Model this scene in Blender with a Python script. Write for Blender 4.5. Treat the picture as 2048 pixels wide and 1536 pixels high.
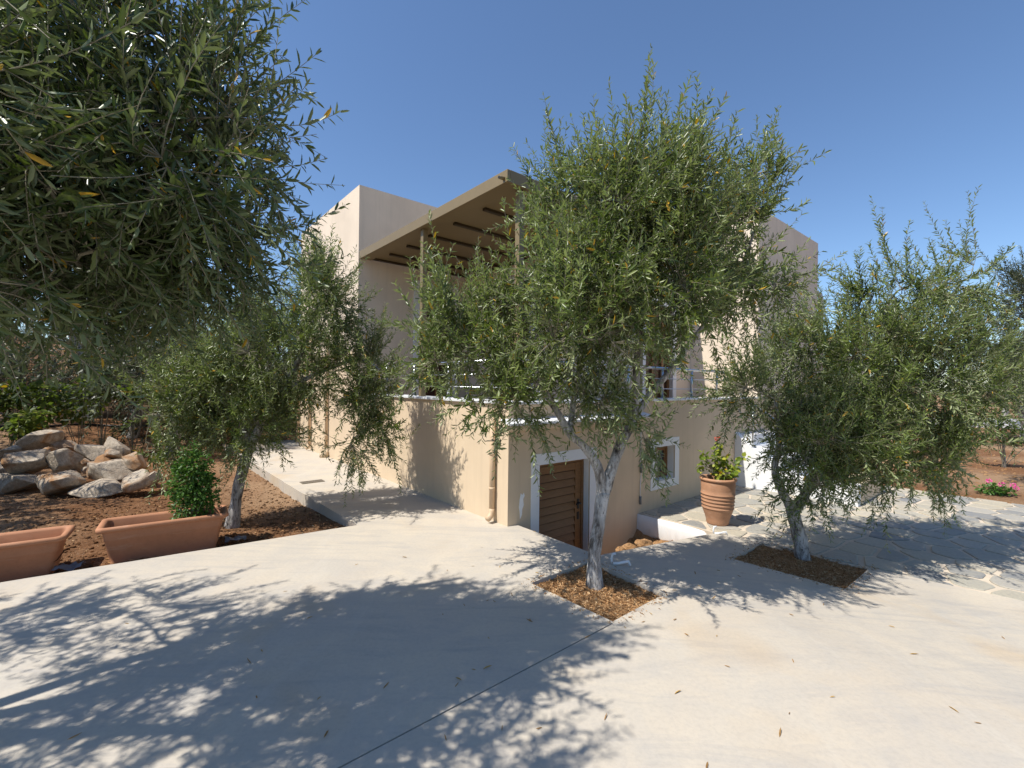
import bpy, bmesh, math, random
import numpy as np
from mathutils import Vector, Matrix, noise
from mathutils.geometry import delaunay_2d_cdt

for o in list(bpy.data.objects): bpy.data.objects.remove(o)
scene = bpy.context.scene
C = scene.collection
R = math.radians

# ------------------------------------------------------------------ camera
FPX, PITCH, ROLL, YAW, EYE = 915.0, 0.001, 0.0125, 0.697, 1.6
fw = np.array([0, math.cos(PITCH), math.sin(PITCH)])
up0 = np.array([0, -math.sin(PITCH), math.cos(PITCH)])
rt0 = np.array([1.0, 0, 0])
rt = rt0*math.cos(ROLL) + up0*math.sin(ROLL)
up = -rt0*math.sin(ROLL) + up0*math.cos(ROLL)
cd = bpy.data.cameras.new('camera')
cd.sensor_width = 36; cd.lens = FPX/2048*36
cd.clip_start = 0.05; cd.clip_end = 2000
cam = bpy.data.objects.new('camera', cd); C.objects.link(cam)
cam.matrix_world = Matrix(((rt[0], up[0], -fw[0], 0), (rt[1], up[1], -fw[1], 0), (rt[2], up[2], -fw[2], EYE), (0, 0, 0, 1)))
scene.camera = cam

# ------------------------------------------------------------------ sky, sun, exposure
SUN_EL, SUN_AZ = R(57), math.atan2(-0.864, -0.502)      # azimuth measured from +Y towards +X
world = bpy.data.worlds.new('World'); scene.world = world; world.use_nodes = True
wn = world.node_tree
bg = wn.nodes['Background']
sky = wn.nodes.new('ShaderNodeTexSky'); sky.sky_type = 'NISHITA'; sky.sun_disc = False
sky.sun_elevation = SUN_EL; sky.sun_rotation = SUN_AZ
sky.altitude = 0; sky.air_density = 1.0; sky.dust_density = 0.2; sky.ozone_density = 6.0
wn.links.new(sky.outputs[0], bg.inputs[0]); bg.inputs[1].default_value = 0.13
sd = bpy.data.lights.new('sun', 'SUN'); sd.energy = 5.0; sd.angle = R(0.53); sd.color = (1.0, 0.955, 0.88)
sun = bpy.data.objects.new('sun', sd); C.objects.link(sun)
sv = Vector((math.sin(SUN_AZ)*math.cos(SUN_EL), math.cos(SUN_AZ)*math.cos(SUN_EL), math.sin(SUN_EL)))
sun.rotation_euler = sv.to_track_quat('Z', 'Y').to_euler()
sun.location = sv*30
scene.view_settings.view_transform = 'Standard'; scene.view_settings.look = 'None'
scene.view_settings.exposure = 0.34; scene.view_settings.gamma = 1.0
scene.view_settings.use_curve_mapping = False
scene.cycles.max_bounces = 6; scene.cycles.diffuse_bounces = 3; scene.cycles.glossy_bounces = 2; scene.cycles.transmission_bounces = 2

# ------------------------------------------------------------------ places: the house frame (r along its front, l into its depth)
RD = np.array([math.cos(YAW), math.sin(YAW), 0]); LD = np.array([-math.sin(YAW), math.cos(YAW), 0])
C0 = np.array([-0.031, 5.153, 0.0])
def W(r, l, z=0.0): return C0 + RD*r + LD*l + np.array([0, 0, z])
def at(x, y, d):                                  # a point d metres ahead of the eye, seen at pixel (x, y) of the photograph
    return np.array([0, 0, EYE]) + (rt*(x-1024)/FPX - up*(y-768)/FPX + fw)*d
def smooth(a, b, x):
    t = np.clip((x-a)/(b-a), 0, 1); return t*t*(3-2*t)
PATIO = -0.27
def drive_z(r, l):
    t = (r-.10)/2.45; e = .07                                 # an even fall towards the patio with eased ends
    if t <= -e: k = 0.0
    elif t < e: k = (t+e)**2/(4*e)
    elif t < 1-e: k = t
    elif t < 1+e: k = 1-(1+e-t)**2/(4*e)
    else: k = 1.0
    return PATIO*k

# ------------------------------------------------------------------ helpers
def tag(o, label=None, cat=None, group=None, kind=None):
    if label: o['label'] = label
    if cat: o['category'] = cat
    if group: o['group'] = group
    if kind: o['kind'] = kind
    return o
def empty(name, loc=(0, 0, 0), rz=0.0):
    o = bpy.data.objects.new(name, None); C.objects.link(o)
    o.location = loc; o.rotation_euler = (0, 0, rz); o.empty_display_size = 0.2
    return o
def link(name, me, parent=None, loc=(0, 0, 0)):
    o = bpy.data.objects.new(name, me); C.objects.link(o); o.location = loc
    if parent: o.parent = parent
    return o
class MB:
    def __init__(self): self.v = []; self.f = []; self.n = 0
    def add(self, v, f):
        b = self.n; self.v.extend([tuple(map(float, p)) for p in v]); self.n += len(v)
        self.f.extend([tuple(b+i for i in q) for q in f]); return self
    def box(self, a, b):
        x0, y0, z0 = a; x1, y1, z1 = b
        return self.add([(x0,y0,z0),(x1,y0,z0),(x1,y1,z0),(x0,y1,z0),(x0,y0,z1),(x1,y0,z1),(x1,y1,z1),(x0,y1,z1)],
                        [(0,3,2,1),(4,5,6,7),(0,1,5,4),(1,2,6,5),(2,3,7,6),(3,0,4,7)])
    def prism(self, poly, z0, z1):                # convex or simple polygon in xy
        n = len(poly); v = [(p[0], p[1], z0) for p in poly] + [(p[0], p[1], z1) for p in poly]
        return self.add(v, [tuple(range(n-1, -1, -1)), tuple(range(n, 2*n))] + [(i, (i+1) % n, n+(i+1) % n, n+i) for i in range(n)])
    def tube(self, pts, rad, sides=8, cap=True, rough=0.0, seed=0):
        pts = [np.array(p, float) for p in pts]; n = len(pts)
        rad = [rad]*n if np.isscalar(rad) else list(rad)
        ref = None; v = []
        for i in range(n):
            t = pts[min(i+1, n-1)] - pts[max(i-1, 0)]; t = t/(np.linalg.norm(t)+1e-9)
            if ref is None: ref = np.array([1, 0, 0]) if abs(t[0]) < .8 else np.array([0, 1, 0])
            u = ref - t*(ref@t); u = u/(np.linalg.norm(u)+1e-9); w = np.cross(t, u); ref = u
            for k in range(sides):
                a = 2*math.pi*k/sides; q = pts[i] + (u*math.cos(a)+w*math.sin(a))*rad[i]
                if rough:
                    s = noise.noise(Vector((q[0]*9+seed, q[1]*9, q[2]*4))) + .6*noise.noise(Vector((q[0]*26, q[1]*26+seed, q[2]*12)))
                    q = pts[i] + (q-pts[i])*(1+rough*s)
                v.append(q)
        f = [(i*sides+k, i*sides+(k+1) % sides, (i+1)*sides+(k+1) % sides, (i+1)*sides+k) for i in range(n-1) for k in range(sides)]
        if cap: f += [tuple(range(sides-1, -1, -1)), tuple((n-1)*sides+k for k in range(sides))]
        return self.add(v, f)
    def lathe(self, prof, sides=40, closed=False):
        v = [(p[0]*math.cos(2*math.pi*k/sides), p[0]*math.sin(2*math.pi*k/sides), p[1]) for p in prof for k in range(sides)]
        n = len(prof)
        f = [(i*sides+k, i*sides+(k+1) % sides, (i+1)*sides+(k+1) % sides, (i+1)*sides+k) for i in range(n-1) for k in range(sides)]
        return self.add(v, f)
    def mesh(self, name, mat, smoothed=False):
        me = bpy.data.meshes.new(name); me.from_pydata(self.v, [], self.f); me.update()
        if mat: me.materials.append(mat)
        if smoothed: me.polygons.foreach_set('use_smooth', [True]*len(me.polygons))
        return me
    def build(self, name, mat, parent=None, smoothed=False, bevel=0.0, loc=(0, 0, 0), seg=2):
        o = link(name, self.mesh(name, mat, smoothed), parent, loc)
        if bevel:
            m = o.modifiers.new('bevel', 'BEVEL'); m.width = bevel; m.segments = seg; m.limit_method = 'ANGLE'
        return o
def raw_mesh(name, V, F, mat, attr=None, smoothed=False):
    """V (n,3), F (m,k) numpy; attr {name: per-face float}"""
    V = np.asarray(V, np.float32); F = np.asarray(F, np.int32); m, k = F.shape
    me = bpy.data.meshes.new(name)
    me.vertices.add(len(V)); me.vertices.foreach_set('co', V.ravel())
    me.loops.add(m*k); me.loops.foreach_set('vertex_index', F.ravel())
    me.polygons.add(m); me.polygons.foreach_set('loop_start', np.arange(0, m*k, k, dtype=np.int32))
    if smoothed: me.polygons.foreach_set('use_smooth', np.ones(m, dtype=bool))
    if attr:
        for n_, a in attr.items():
            at_ = me.attributes.new(n_, 'FLOAT', 'FACE'); at_.data.foreach_set('value', np.asarray(a, np.float32))
    me.update(calc_edges=True); me.materials.append(mat)
    return me

# ------------------------------------------------------------------ materials
class NT:
    def __init__(self, name):
        self.m = bpy.data.materials.new(name); self.m.use_nodes = True
        self.t = self.m.node_tree; self.b = self.t.nodes['Principled BSDF']; self.o = self.t.nodes['Material Output']
    def n(self, typ, **kw):
        x = self.t.nodes.new(typ)
        for k, v in kw.items():
            if k in x.inputs.keys() if hasattr(x.inputs, 'keys') else False: x.inputs[k].default_value = v
            else: setattr(x, k, v)
        return x
    def l(self, a, b): self.t.links.new(a, b)
    def coord(self, scale=(1, 1, 1), obj=True):
        c = self.n('ShaderNodeTexCoord'); m = self.n('ShaderNodeMapping'); m.inputs['Scale'].default_value = scale
        self.l(c.outputs['Object' if obj else 'Generated'], m.inputs['Vector']); return m.outputs[0]
    def world(self, scale=(1, 1, 1)):
        c = self.n('ShaderNodeNewGeometry'); m = self.n('ShaderNodeMapping'); m.inputs['Scale'].default_value = scale
        self.l(c.outputs['Position'], m.inputs['Vector']); return m.outputs[0]
    def noise(self, vec, scale, detail=4, rough=.6, dist=0):
        x = self.n('ShaderNodeTexNoise'); x.inputs['Scale'].default_value = scale; x.inputs['Detail'].default_value = detail
        x.inputs['Roughness'].default_value = rough; x.inputs['Distortion'].default_value = dist
        self.l(vec, x.inputs['Vector']); return x.outputs['Fac']
    def ramp(self, fac, stops):
        x = self.n('ShaderNodeValToRGB'); e = x.color_ramp.elements
        while len(e) < len(stops): e.new(.5)
        for i, (p, c) in enumerate(stops):
            e[i].position = p; e[i].color = (*c, 1) if len(c) == 3 else c
        self.l(fac, x.inputs[0]); return x.outputs[0]
    def mix(self, fac, a, b, mode='MIX'):
        x = self.n('ShaderNodeMix'); x.data_type = 'RGBA'; x.blend_type = mode
        for s, v in ((0, fac), (6, a), (7, b)):
            if isinstance(v, (int, float)): x.inputs[s].default_value = v
            elif isinstance(v, tuple): x.inputs[s].default_value = (*v, 1)
            else: self.l(v, x.inputs[s])
        return x.outputs[2]
    def bump(self, h, strength=.3, dist=.01, prev=None):
        x = self.n('ShaderNodeBump'); x.inputs['Strength'].default_value = strength; x.inputs['Distance'].default_value = dist
        self.l(h, x.inputs['Height'])
        if prev is not None: self.l(prev, x.inputs['Normal'])
        self.l(x.outputs[0], self.b.inputs['Normal']); return x.outputs[0]
    def col(self, c):
        if isinstance(c, tuple): self.b.inputs['Base Color'].default_value = (*c, 1)
        else: self.l(c, self.b.inputs['Base Color'])
    def set(self, rough=.8, spec=.3, metal=0):
        self.b.inputs['Roughness'].default_value = rough; self.b.inputs['Specular IOR Level'].default_value = spec
        self.b.inputs['Metallic'].default_value = metal; return self.m

def mat_plain(name, c, rough=.6, spec=.3, metal=0, var=.12, scale=6, bump=.0):
    t = NT(name); v = t.coord()
    n1 = t.noise(v, scale, 5, .65)
    t.col(t.ramp(n1, [(.25, tuple(x*(1-var) for x in c)), (.75, tuple(min(1, x*(1+var)) for x in c))]))
    if bump: t.bump(t.noise(v, scale*20, 4), bump, .004)
    return t.set(rough, spec, metal)

def mat_concrete():
    t = NT('concrete'); w = t.world()
    big = t.noise(w, .55, 4, .55, .6); mid = t.noise(w, 2.3, 6, .65, .8); fine = t.noise(w, 40, 5, .7)
    base = t.ramp(big, [(.3, (.470, .408, .328)), (.5, (.515, .452, .362)), (.7, (.530, .460, .360))])
    c = t.mix(t.ramp(mid, [(.35, (0, 0, 0)), (.62, (1, 1, 1))]), t.mix(.55, base, (.415, .388, .348)), base)
    # trowel sweeps, tyre-grey streaks and ochre stains
    sw = t.noise(t.world((.45, 2.6, 1)), 1.6, 5, .7, 1.5)
    c = t.mix(t.ramp(sw, [(.50, (0, 0, 0)), (.74, (.6, .6, .6))]), c, (.335, .32, .305))
    sw2 = t.noise(t.world((2.2, .5, 1)), 1.1, 5, .7, 1.2)
    c = t.mix(t.ramp(sw2, [(.54, (0, 0, 0)), (.76, (.45, .45, .45))]), c, (.53, .49, .42))
    oc = t.noise(w, 1.1, 3, .5, .3)
    c = t.mix(t.ramp(oc, [(.57, (0, 0, 0)), (.76, (.5, .5, .5))]), c, (.48, .35, .205))
    c = t.mix(t.ramp(fine, [(.3, (.22, .22, .22)), (.55, (0, 0, 0))]), c, (.27, .25, .225))
    spk = t.noise(w, 160, 2, .5)
    c = t.mix(t.ramp(spk, [(.66, (0, 0, 0)), (.75, (.4, .4, .4))]), c, (.15, .14, .12))
    t.col(c)
    b1 = t.bump(t.noise(w, 7, 5, .6), .14, .02)
    t.bump(fine, .18, .004, b1)
    r = t.ramp(mid, [(.3, (.62, .62, .62)), (.7, (.85, .85, .85))]); t.l(r, t.b.inputs['Roughness'])
    t.b.inputs['Specular IOR Level'].default_value = .25
    return t.m
def mat_plaster(name, c, streak=True):
    t = NT(name); v = t.coord()
    a = t.noise(v, .7, 4, .6, .3); b = t.noise(v, 3.0, 5, .6)
    dk = tuple(x*.87 for x in c); lt = tuple(min(.95, x*1.06) for x in c)
    col = t.ramp(a, [(.3, dk), (.7, lt)])
    col = t.mix(t.ramp(b, [(.4, (0, 0, 0)), (.8, (.35, .35, .35))]), col, tuple(x*.88 for x in c))
    if streak:
        s = t.noise(t.coord((6, 6, .35)), 1.6, 5, .7)
        col = t.mix(t.ramp(s, [(.5, (0, 0, 0)), (.78, (.5, .5, .5))]), col, tuple(x*.8 for x in c))
    t.col(col)
    p = t.bump(t.noise(v, 2.2, 3, .5), .12, .02)
    t.bump(t.noise(v, 140, 4, .7), .22, .003, p)
    return t.set(.9, .15)
def mat_soil(name, lo, mid, hi, dry=None):
    t = NT(name); w = t.world()
    n1 = t.noise(w, 5, 8, .75, .4); n2 = t.noise(w, 34, 6, .75); n3 = t.noise(w, .35, 3, .5)
    c = t.ramp(n1, [(.28, lo), (.5, mid), (.72, hi)])
    c = t.mix(t.ramp(n2, [(.3, (.8, .8, .8)), (.6, (0, 0, 0))]), c, tuple(x*.55 for x in lo))
    if dry: c = t.mix(t.ramp(n3, [(.45, (0, 0, 0)), (.62, (.8, .8, .8))]), c, dry)
    st = t.n('ShaderNodeTexVoronoi'); st.inputs['Scale'].default_value = 26; t.l(w, st.inputs['Vector'])
    c = t.mix(t.ramp(st.outputs['Distance'], [(.07, (.6, .6, .6)), (.16, (0, 0, 0))]), c, (.5, .42, .33))
    t.col(c)
    b1 = t.bump(n1, .9, .06); t.bump(n2, .9, .02, b1)
    return t.set(.95, .1)
def mat_bark():
    t = NT('olive_bark'); w = t.world((1, 1, .32))
    n1 = t.noise(w, 16, 7, .7, .8); n2 = t.noise(w, 60, 5, .7); n3 = t.noise(t.world(), 3.2, 3, .5)
    c = t.ramp(n1, [(.34, (.045, .038, .032)), (.44, (.19, .17, .15)), (.56, (.42, .40, .37)), (.72, (.56, .54, .51))])
    c = t.mix(t.ramp(n3, [(.48, (0, 0, 0)), (.66, (.6, .6, .6))]), c, (.58, .57, .55))
    c = t.mix(t.ramp(n2, [(.32, (.95, .95, .95)), (.47, (0, 0, 0))]), c, (.05, .04, .035))
    t.col(c); b = t.bump(n1, .8, .02); t.bump(n2, .6, .006, b)
    return t.set(.9, .15)
def mat_leaf(name, stops, under, yellow=.012, trans=.22, rough=.38):
    t = NT(name)
    a = t.n('ShaderNodeAttribute'); a.attribute_name = 'rnd'
    g = t.n('ShaderNodeNewGeometry')
    top = t.ramp(a.outputs['Fac'], stops)
    c = t.mix(g.outputs['Backfacing'], top, t.mix(.25, under, top))
    if yellow:
        gt = t.n('ShaderNodeMath', operation='GREATER_THAN'); t.l(a.outputs['Fac'], gt.inputs[0]); gt.inputs[1].default_value = 1-yellow
        c = t.mix(gt.outputs[0], c, (.50, .30, .03))
    t.col(c); t.set(rough, .42)
    tr = t.n('ShaderNodeBsdfTranslucent'); t.l(t.mix(1.0, c, (1.0, 1.15, .45), 'MULTIPLY'), tr.inputs[0])
    ms = t.n('ShaderNodeMixShader'); ms.inputs[0].default_value = trans
    t.l(t.b.outputs[0], ms.inputs[1]); t.l(tr.outputs[0], ms.inputs[2]); t.l(ms.outputs[0], t.o.inputs[0])
    return t.m
def mat_stone():
    t = NT('flagstone'); w = t.world(); oi = t.n('ShaderNodeObjectInfo')
    base = t.ramp(oi.outputs['Random'], [(0, (.19, .195, .20)), (.2, (.28, .275, .25)), (.45, (.37, .345, .30)), (.65, (.46, .40, .29)), (.85, (.33, .32, .275)), (1, (.48, .425, .33))])
    n1 = t.noise(w, 4, 6, .7, 1.0); n2 = t.noise(w, 30, 5, .7)
    c = t.mix(t.ramp(n1, [(.38, (0, 0, 0)), (.7, (.7, .7, .7))]), base, (.40, .36, .28))
    c = t.mix(t.ramp(n2, [(.3, (.35, .35, .35)), (.55, (0, 0, 0))]), c, (.15, .15, .15))
    t.col(c); b = t.bump(n1, .35, .02); t.bump(n2, .35, .004, b)
    return t.set(.7, .3)
def mat_rock():
    t = NT('limestone_rock'); w = t.world(); oi = t.n('ShaderNodeObjectInfo')
    n1 = t.noise(w, 3.5, 7, .65, .6); n2 = t.noise(w, 22, 6, .7); n3 = t.noise(w, 2.0, 4, .6, .8)
    c = t.ramp(n1, [(.3, (.34, .27, .20)), (.5, (.50, .42, .325)), (.7, (.62, .535, .42))])
    rust = t.n('ShaderNodeMath', operation='ADD'); t.l(n3, rust.inputs[0])
    sc = t.n('ShaderNodeMath', operation='MULTIPLY'); t.l(oi.outputs['Random'], sc.inputs[0]); sc.inputs[1].default_value = .22; t.l(sc.outputs[0], rust.inputs[1])
    c = t.mix(t.ramp(rust.outputs[0], [(.66, (0, 0, 0)), (.78, (.85, .85, .85))]), c, (.36, .17, .06))
    c = t.mix(t.ramp(n2, [(.3, (.5, .5, .5)), (.5, (0, 0, 0))]), c, (.13, .11, .09))
    ck = t.noise(w, 5.0, 8, .8, 2.2)
    c = t.mix(t.ramp(ck, [(.46, (0, 0, 0)), (.5, (.5, .5, .5)), (.54, (0, 0, 0))]), c, (.16, .12, .085))
    t.col(c); b = t.bump(n1, .8, .05); b = t.bump(ck, .7, .03, b); t.bump(n2, .8, .014, b)
    return t.set(.92, .15)
def mat_terracotta(name, c, spots=.4):
    t = NT(name); v = t.coord(); n1 = t.noise(v, 3, 5, .65, .4); n2 = t.noise(v, 40, 5, .7)
    col = t.ramp(n1, [(.3, tuple(x*.82 for x in c)), (.7, tuple(min(1, x*1.12) for x in c))])
    wr = t.noise(t.coord((1, 1, 3)), 5, 5, .6, .5)
    col = t.mix(t.ramp(wr, [(.58, (0, 0, 0)), (.78, (spots,)*3)]), col, (.55, .42, .32))
    col = t.mix(t.ramp(n2, [(.3, (.25,)*3), (.5, (0, 0, 0))]), col, tuple(x*.6 for x in c))
    t.col(col); t.bump(n2, .12, .003)
    return t.set(.72, .3)
def mat_wood(name, lo, hi):
    t = NT(name); w = t.coord((1.2, 14, 14))
    n1 = t.noise(w, 3, 6, .7, 1.2)
    t.col(t.ramp(n1, [(.3, lo), (.7, hi)])); t.bump(n1, .15, .003)
    return t.set(.45, .35)

M = dict(
    concrete=mat_concrete(), wall=mat_plaster('beige_plaster', (.635, .505, .355)), upper=mat_plaster('pale_plaster', (.735, .615, .480)),
    white=mat_plaster('white_plaster', (.80, .80, .79), False), marble=mat_plain('white_marble', (.72, .73, .74), .4, .4, var=.06, scale=3),
    pergola=mat_plain('olive_brown_metal', (.215, .158, .078), .45, .4, var=.05), rib=mat_plain('dark_brown_metal', (.045, .030, .014), .5, .4, var=.05),
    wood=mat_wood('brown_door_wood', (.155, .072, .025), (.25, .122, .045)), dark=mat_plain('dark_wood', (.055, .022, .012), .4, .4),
    black=mat_plain('black_metal', (.012, .012, .012), .4, .5), steel=mat_plain('brushed_steel', (.52, .54, .56), .28, .5, 1, .05),
    pipe=mat_plain('beige_pipe', (.55, .40, .26), .5, .35, var=.06), greypipe=mat_plain('pale_pipe', (.52, .44, .37), .5, .35, var=.05),
    plastic=mat_plain('white_plastic', (.72, .72, .72), .4, .4, var=.05), grey=mat_plain('grey_plastic', (.2, .2, .2), .5, .3), hose=mat_plain('black_hose', (.012, .011, .010), .45, .4),
    mortar=mat_plain('mortar', (.54, .46, .36), .92, .15, var=.14, scale=4, bump=.3),
    soil=mat_soil('red_soil', (.13, .062, .030), (.25, .125, .060), (.33, .185, .10), (.36, .235, .14)), pitsoil=mat_soil('orange_soil', (.34, .175, .075), (.48, .275, .13), (.55, .34, .18)),
    bark=mat_bark(), twig=mat_plain('olive_twig', (.24, .22, .16), .8, .2, var=.3, scale=10),
    leaf=mat_leaf('olive_leaf', [(0, (.058, .088, .018)), (.45, (.105, .146, .030)), (.8, (.155, .20, .045)), (1, (.215, .255, .07))], (.32, .36, .19), .014, .25, .35),
    leafshadeside=mat_leaf('shade_side_olive_leaf', [(0, (.034, .058, .016)), (.45, (.060, .092, .024)), (.8, (.092, .128, .034)), (1, (.14, .175, .052))], (.22, .26, .14), .012, .18, .34),  # olive leaf darkened: the near crown's shaded side is put into the colour
    leafshade=mat_leaf('shaded_olive_leaf', [(0, (.026, .038, .018)), (.5, (.044, .058, .026)), (1, (.075, .09, .04))], (.13, .15, .10), .006),  # shaded copy of the olive leaf, the background's shade painted into its colour
    vine=mat_leaf('vine_leaf', [(0, (.05, .08, .012)), (.5, (.11, .15, .018)), (1, (.22, .25, .03))], (.18, .24, .06), .02, .35, .5),
    herb=mat_leaf('herb_leaf', [(0, (.035, .085, .012)), (.5, (.06, .14, .02)), (1, (.10, .20, .03))], (.10, .18, .05), 0, .3, .45),
    ger=mat_leaf('geranium_leaf', [(0, (.09, .15, .02)), (.5, (.24, .30, .03)), (1, (.42, .42, .05))], (.20, .27, .06), .03, .35, .5),
    citrus=mat_leaf('citrus_leaf', [(0, (.03, .06, .012)), (.5, (.06, .10, .02)), (1, (.14, .18, .03))], (.09, .13, .04), 0, .25, .35),
    red=mat_plain('red_petal', (.50, .085, .045), .5, .3), pink=mat_plain('pink_petal', (.70, .10, .32), .5, .3),
    tile=mat_plain('terrace_tile', (.20, .14, .09), .7, .3),
    stone=mat_stone(), rock=mat_rock(), terra=mat_terracotta('terracotta', (.44, .235, .135), .6), trough=mat_terracotta('terracotta_plastic', (.44, .205, .108), .35),
    dry=mat_plain('dry_leaf', (.30, .17, .06), .8, .2, var=.35, scale=40), dryleaf=mat_plain('yellow_dry_leaf', (.46, .28, .07), .7, .25, var=.3, scale=30),
    grate=mat_plain('grate_metal', (.26, .22, .17), .6, .4, .5), shadeglass=None)
t = NT('window_glass'); t.col((.03, .035, .04)); t.b.inputs['Coat Weight'].default_value = .6; M['glass'] = t.set(.08, .6)
t = NT('mulch_bits'); a_ = t.n('ShaderNodeAttribute'); a_.attribute_name = 'rnd'
t.col(t.ramp(a_.outputs['Fac'], [(0, (.20, .10, .04)), (.4, (.42, .235, .105)), (.75, (.56, .35, .17)), (1, (.66, .50, .31))])); M['mulch'] = t.set(.85, .15)

rng = np.random.RandomState(7)
random.seed(7)

# ------------------------------------------------------------------ ground
def bank(r, l):
    h = 0.95*float(smooth(-4.6, -11.0, r))*float(smooth(1.0, 5.0, l)) + 0.8*float(smooth(9.3, 14, l))*float(smooth(3, -2, r)) + 2.6*float(smooth(15, 24, l))*float(smooth(5, -3, r))
    return h
def soil_z(r, l):
    left = -0.10 + bank(r, l)
    if r < -0.5 and l > 0:                              # the bed dips beside the walkway
        left -= 0.07*float(smooth(-3.0, -1.6, r))*float(smooth(1.6, 3.2, l))*(1-float(smooth(7, 9, l)))
    right = -0.25
    k = float(smooth(3, 8, r)); return left*(1-k) + right*k
def in_poly(p, poly):
    x, y = p; c = False; n = len(poly)
    for i in range(n):
        (x0, y0), (x1, y1) = poly[i], poly[i-1]
        if (y0 > y) != (y1 > y) and x < (x1-x0)*(y-y0)/(y1-y0)+x0: c = not c
    return c
edge_r = lambda l: 2.56 + max(0, -1.7-l)*0.135
BED_EDGE = [(-14, 2.30), (-4.04, 1.335), (-1.30, 1.07)]
A3, B3, C3, D3 = (1.45, -1.85), (2.56, -1.70), (2.68, -2.71), (1.56, -2.78)
drive_poly = [(-14, 2.30), (-4.04, 1.335), (-1.30, 1.07), (-1.36, 3.05), (-1.40, 5.6), (-1.45, 9.6), (0.8, 9.6), (0.8, 8.5), (0.10, 8.2), (0.10, 0.10), (0.14, 0.05), (0.14, -1.19),
              (2.56, -1.17), B3, A3, D3, C3, (edge_r(-9), -9), (-14, -9)]
pit2 = [(-0.78, -1.25), (-0.04, -1.24), (-0.10, -2.03), (-0.75, -2.04)]
joint = [(-0.77, -2.050), (-0.77, -2.060), (-9, -2.105), (-9, -2.095)]
foot = [(-13.6, 1.9), (-4.0, 1.0), (-1.05, 0.85), (-1.05, 9.2), (0.3, 9.2), (0.3, 8.0), (10.0, 8.0), (10.0, 0.4), (7.9, 0.0), (8.0, -8.6), (-13.6, -8.6)]
def lines(a, b, step, fa, fb):
    x = list(np.arange(a, b+1e-6, step)); s = step
    lo, hi = [], []
    q = a
    while q > fa: s *= 1.35; q -= s; lo.append(q)
    s = step; q = b
    while q < fb: s *= 1.35; q += s; hi.append(q)
    return np.array(lo[::-1]+x+hi)
rs, ls = lines(-8.0, 13.0, .10, -500, 500), lines(-3.0, 12.0, .10, -300, 600)
V, Fq = [], []
for j, l in enumerate(ls):
    for i, r in enumerate(rs):
        z = soil_z(r, l)
        if abs(r) < 40 and abs(l) < 40:
            q = Vector((r*1.1, l*1.1, 3)); z += .035*noise.noise(q) + .022*noise.noise(q*3.3) + .012*noise.noise(q*8)
        if -14 < r < 12 and -9 < l < 10 and in_poly((r, l), foot): z = -1.9
        V.append(W(r, l, z))
nr = len(rs)
Fq = [(j*nr+i, j*nr+i+1, (j+1)*nr+i+1, (j+1)*nr+i) for j in range(len(ls)-1) for i in range(nr-1)]
g = link('ground', raw_mesh('ground', V, Fq, M['soil'], smoothed=True)); tag(g, 'red brown earth of the garden and olive grove', 'ground', kind='structure')

def slab(name, poly, holes, zf, thick, mat, step=.3, kind='structure', round_edge=0):
    pts = []; edges = []
    for pg in [poly]+holes:
        ring = []
        for i in range(len(pg)):
            a, b = np.array(pg[i]), np.array(pg[(i+1) % len(pg)]); n = max(1, int(np.linalg.norm(b-a)/(.14 if pg is poly else step)))
            for k in range(n):                                  # cast edges are never quite straight
                p = a+(b-a)*k/n; jit = .014 if pg is poly and b[0] < -1.2 and k else 0
                ring.append((p[0]+jit*noise.noise(Vector((p[0]*3, p[1]*3, 1))), p[1]+jit*noise.noise(Vector((p[0]*3, p[1]*3, 9)))))
        b0 = len(pts); pts += ring; edges += [(b0+i, b0+(i+1) % len(ring)) for i in range(len(ring))]
    nb = len(pts); rings = edges[:]
    xs = [p[0] for p in poly]; ys = [p[1] for p in poly]
    for x in np.arange(min(xs)+.2, max(xs), step):
        for y in np.arange(min(ys)+.2, max(ys), step):
            if -1.2 < x < 3.6 and in_poly((x, y), poly): pts.append((x+.01*math.sin(y*7), y))
    v, e, f, *_ = delaunay_2d_cdt([Vector(p) for p in pts], rings, [], 0, 1e-5)
    keep = []
    for t3 in f:
        c = sum((v[i] for i in t3), Vector((0, 0)))/3
        if in_poly(c, poly) and not any(in_poly(c, h) for h in holes): keep.append(tuple(t3))
    mb = MB(); mb.add([W(p.x, p.y, zf(p.x, p.y)) for p in v], keep)
    cnt = {}
    for t3 in keep:
        for k in range(3):
            a, b = t3[k], t3[(k+1) % 3]; cnt[(a, b)] = 1
    n = len(v); nt = len(mb.f)
    mb.add([W(p.x, p.y, zf(p.x, p.y)) for p in v]+[W(p.x, p.y, zf(p.x, p.y)-thick) for p in v], [])
    mb.f += [(b+n, a+n, a+2*n, b+2*n) for (a, b) in cnt if (b, a) not in cnt]
    o = mb.build(name, mat); o.data.polygons.foreach_set('use_smooth', [i < nt for i in range(len(o.data.polygons))])
    return tag(o, kind=kind)
drive = slab('driveway', drive_poly, [pit2, joint], drive_z, .5, M['concrete'])
tag(drive, 'pale troweled concrete driveway and walkway', 'driveway')

# dark filler at the bottom of the saw cut
mb = MB(); mb.prism([W(-.78, -2.04)[:2], W(-9.1, -2.08)[:2], W(-9.1, -2.12)[:2], W(-.78, -2.075)[:2]], -.05, -.028)
o = mb.build('joint_filler', M['hose'], drive)

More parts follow.
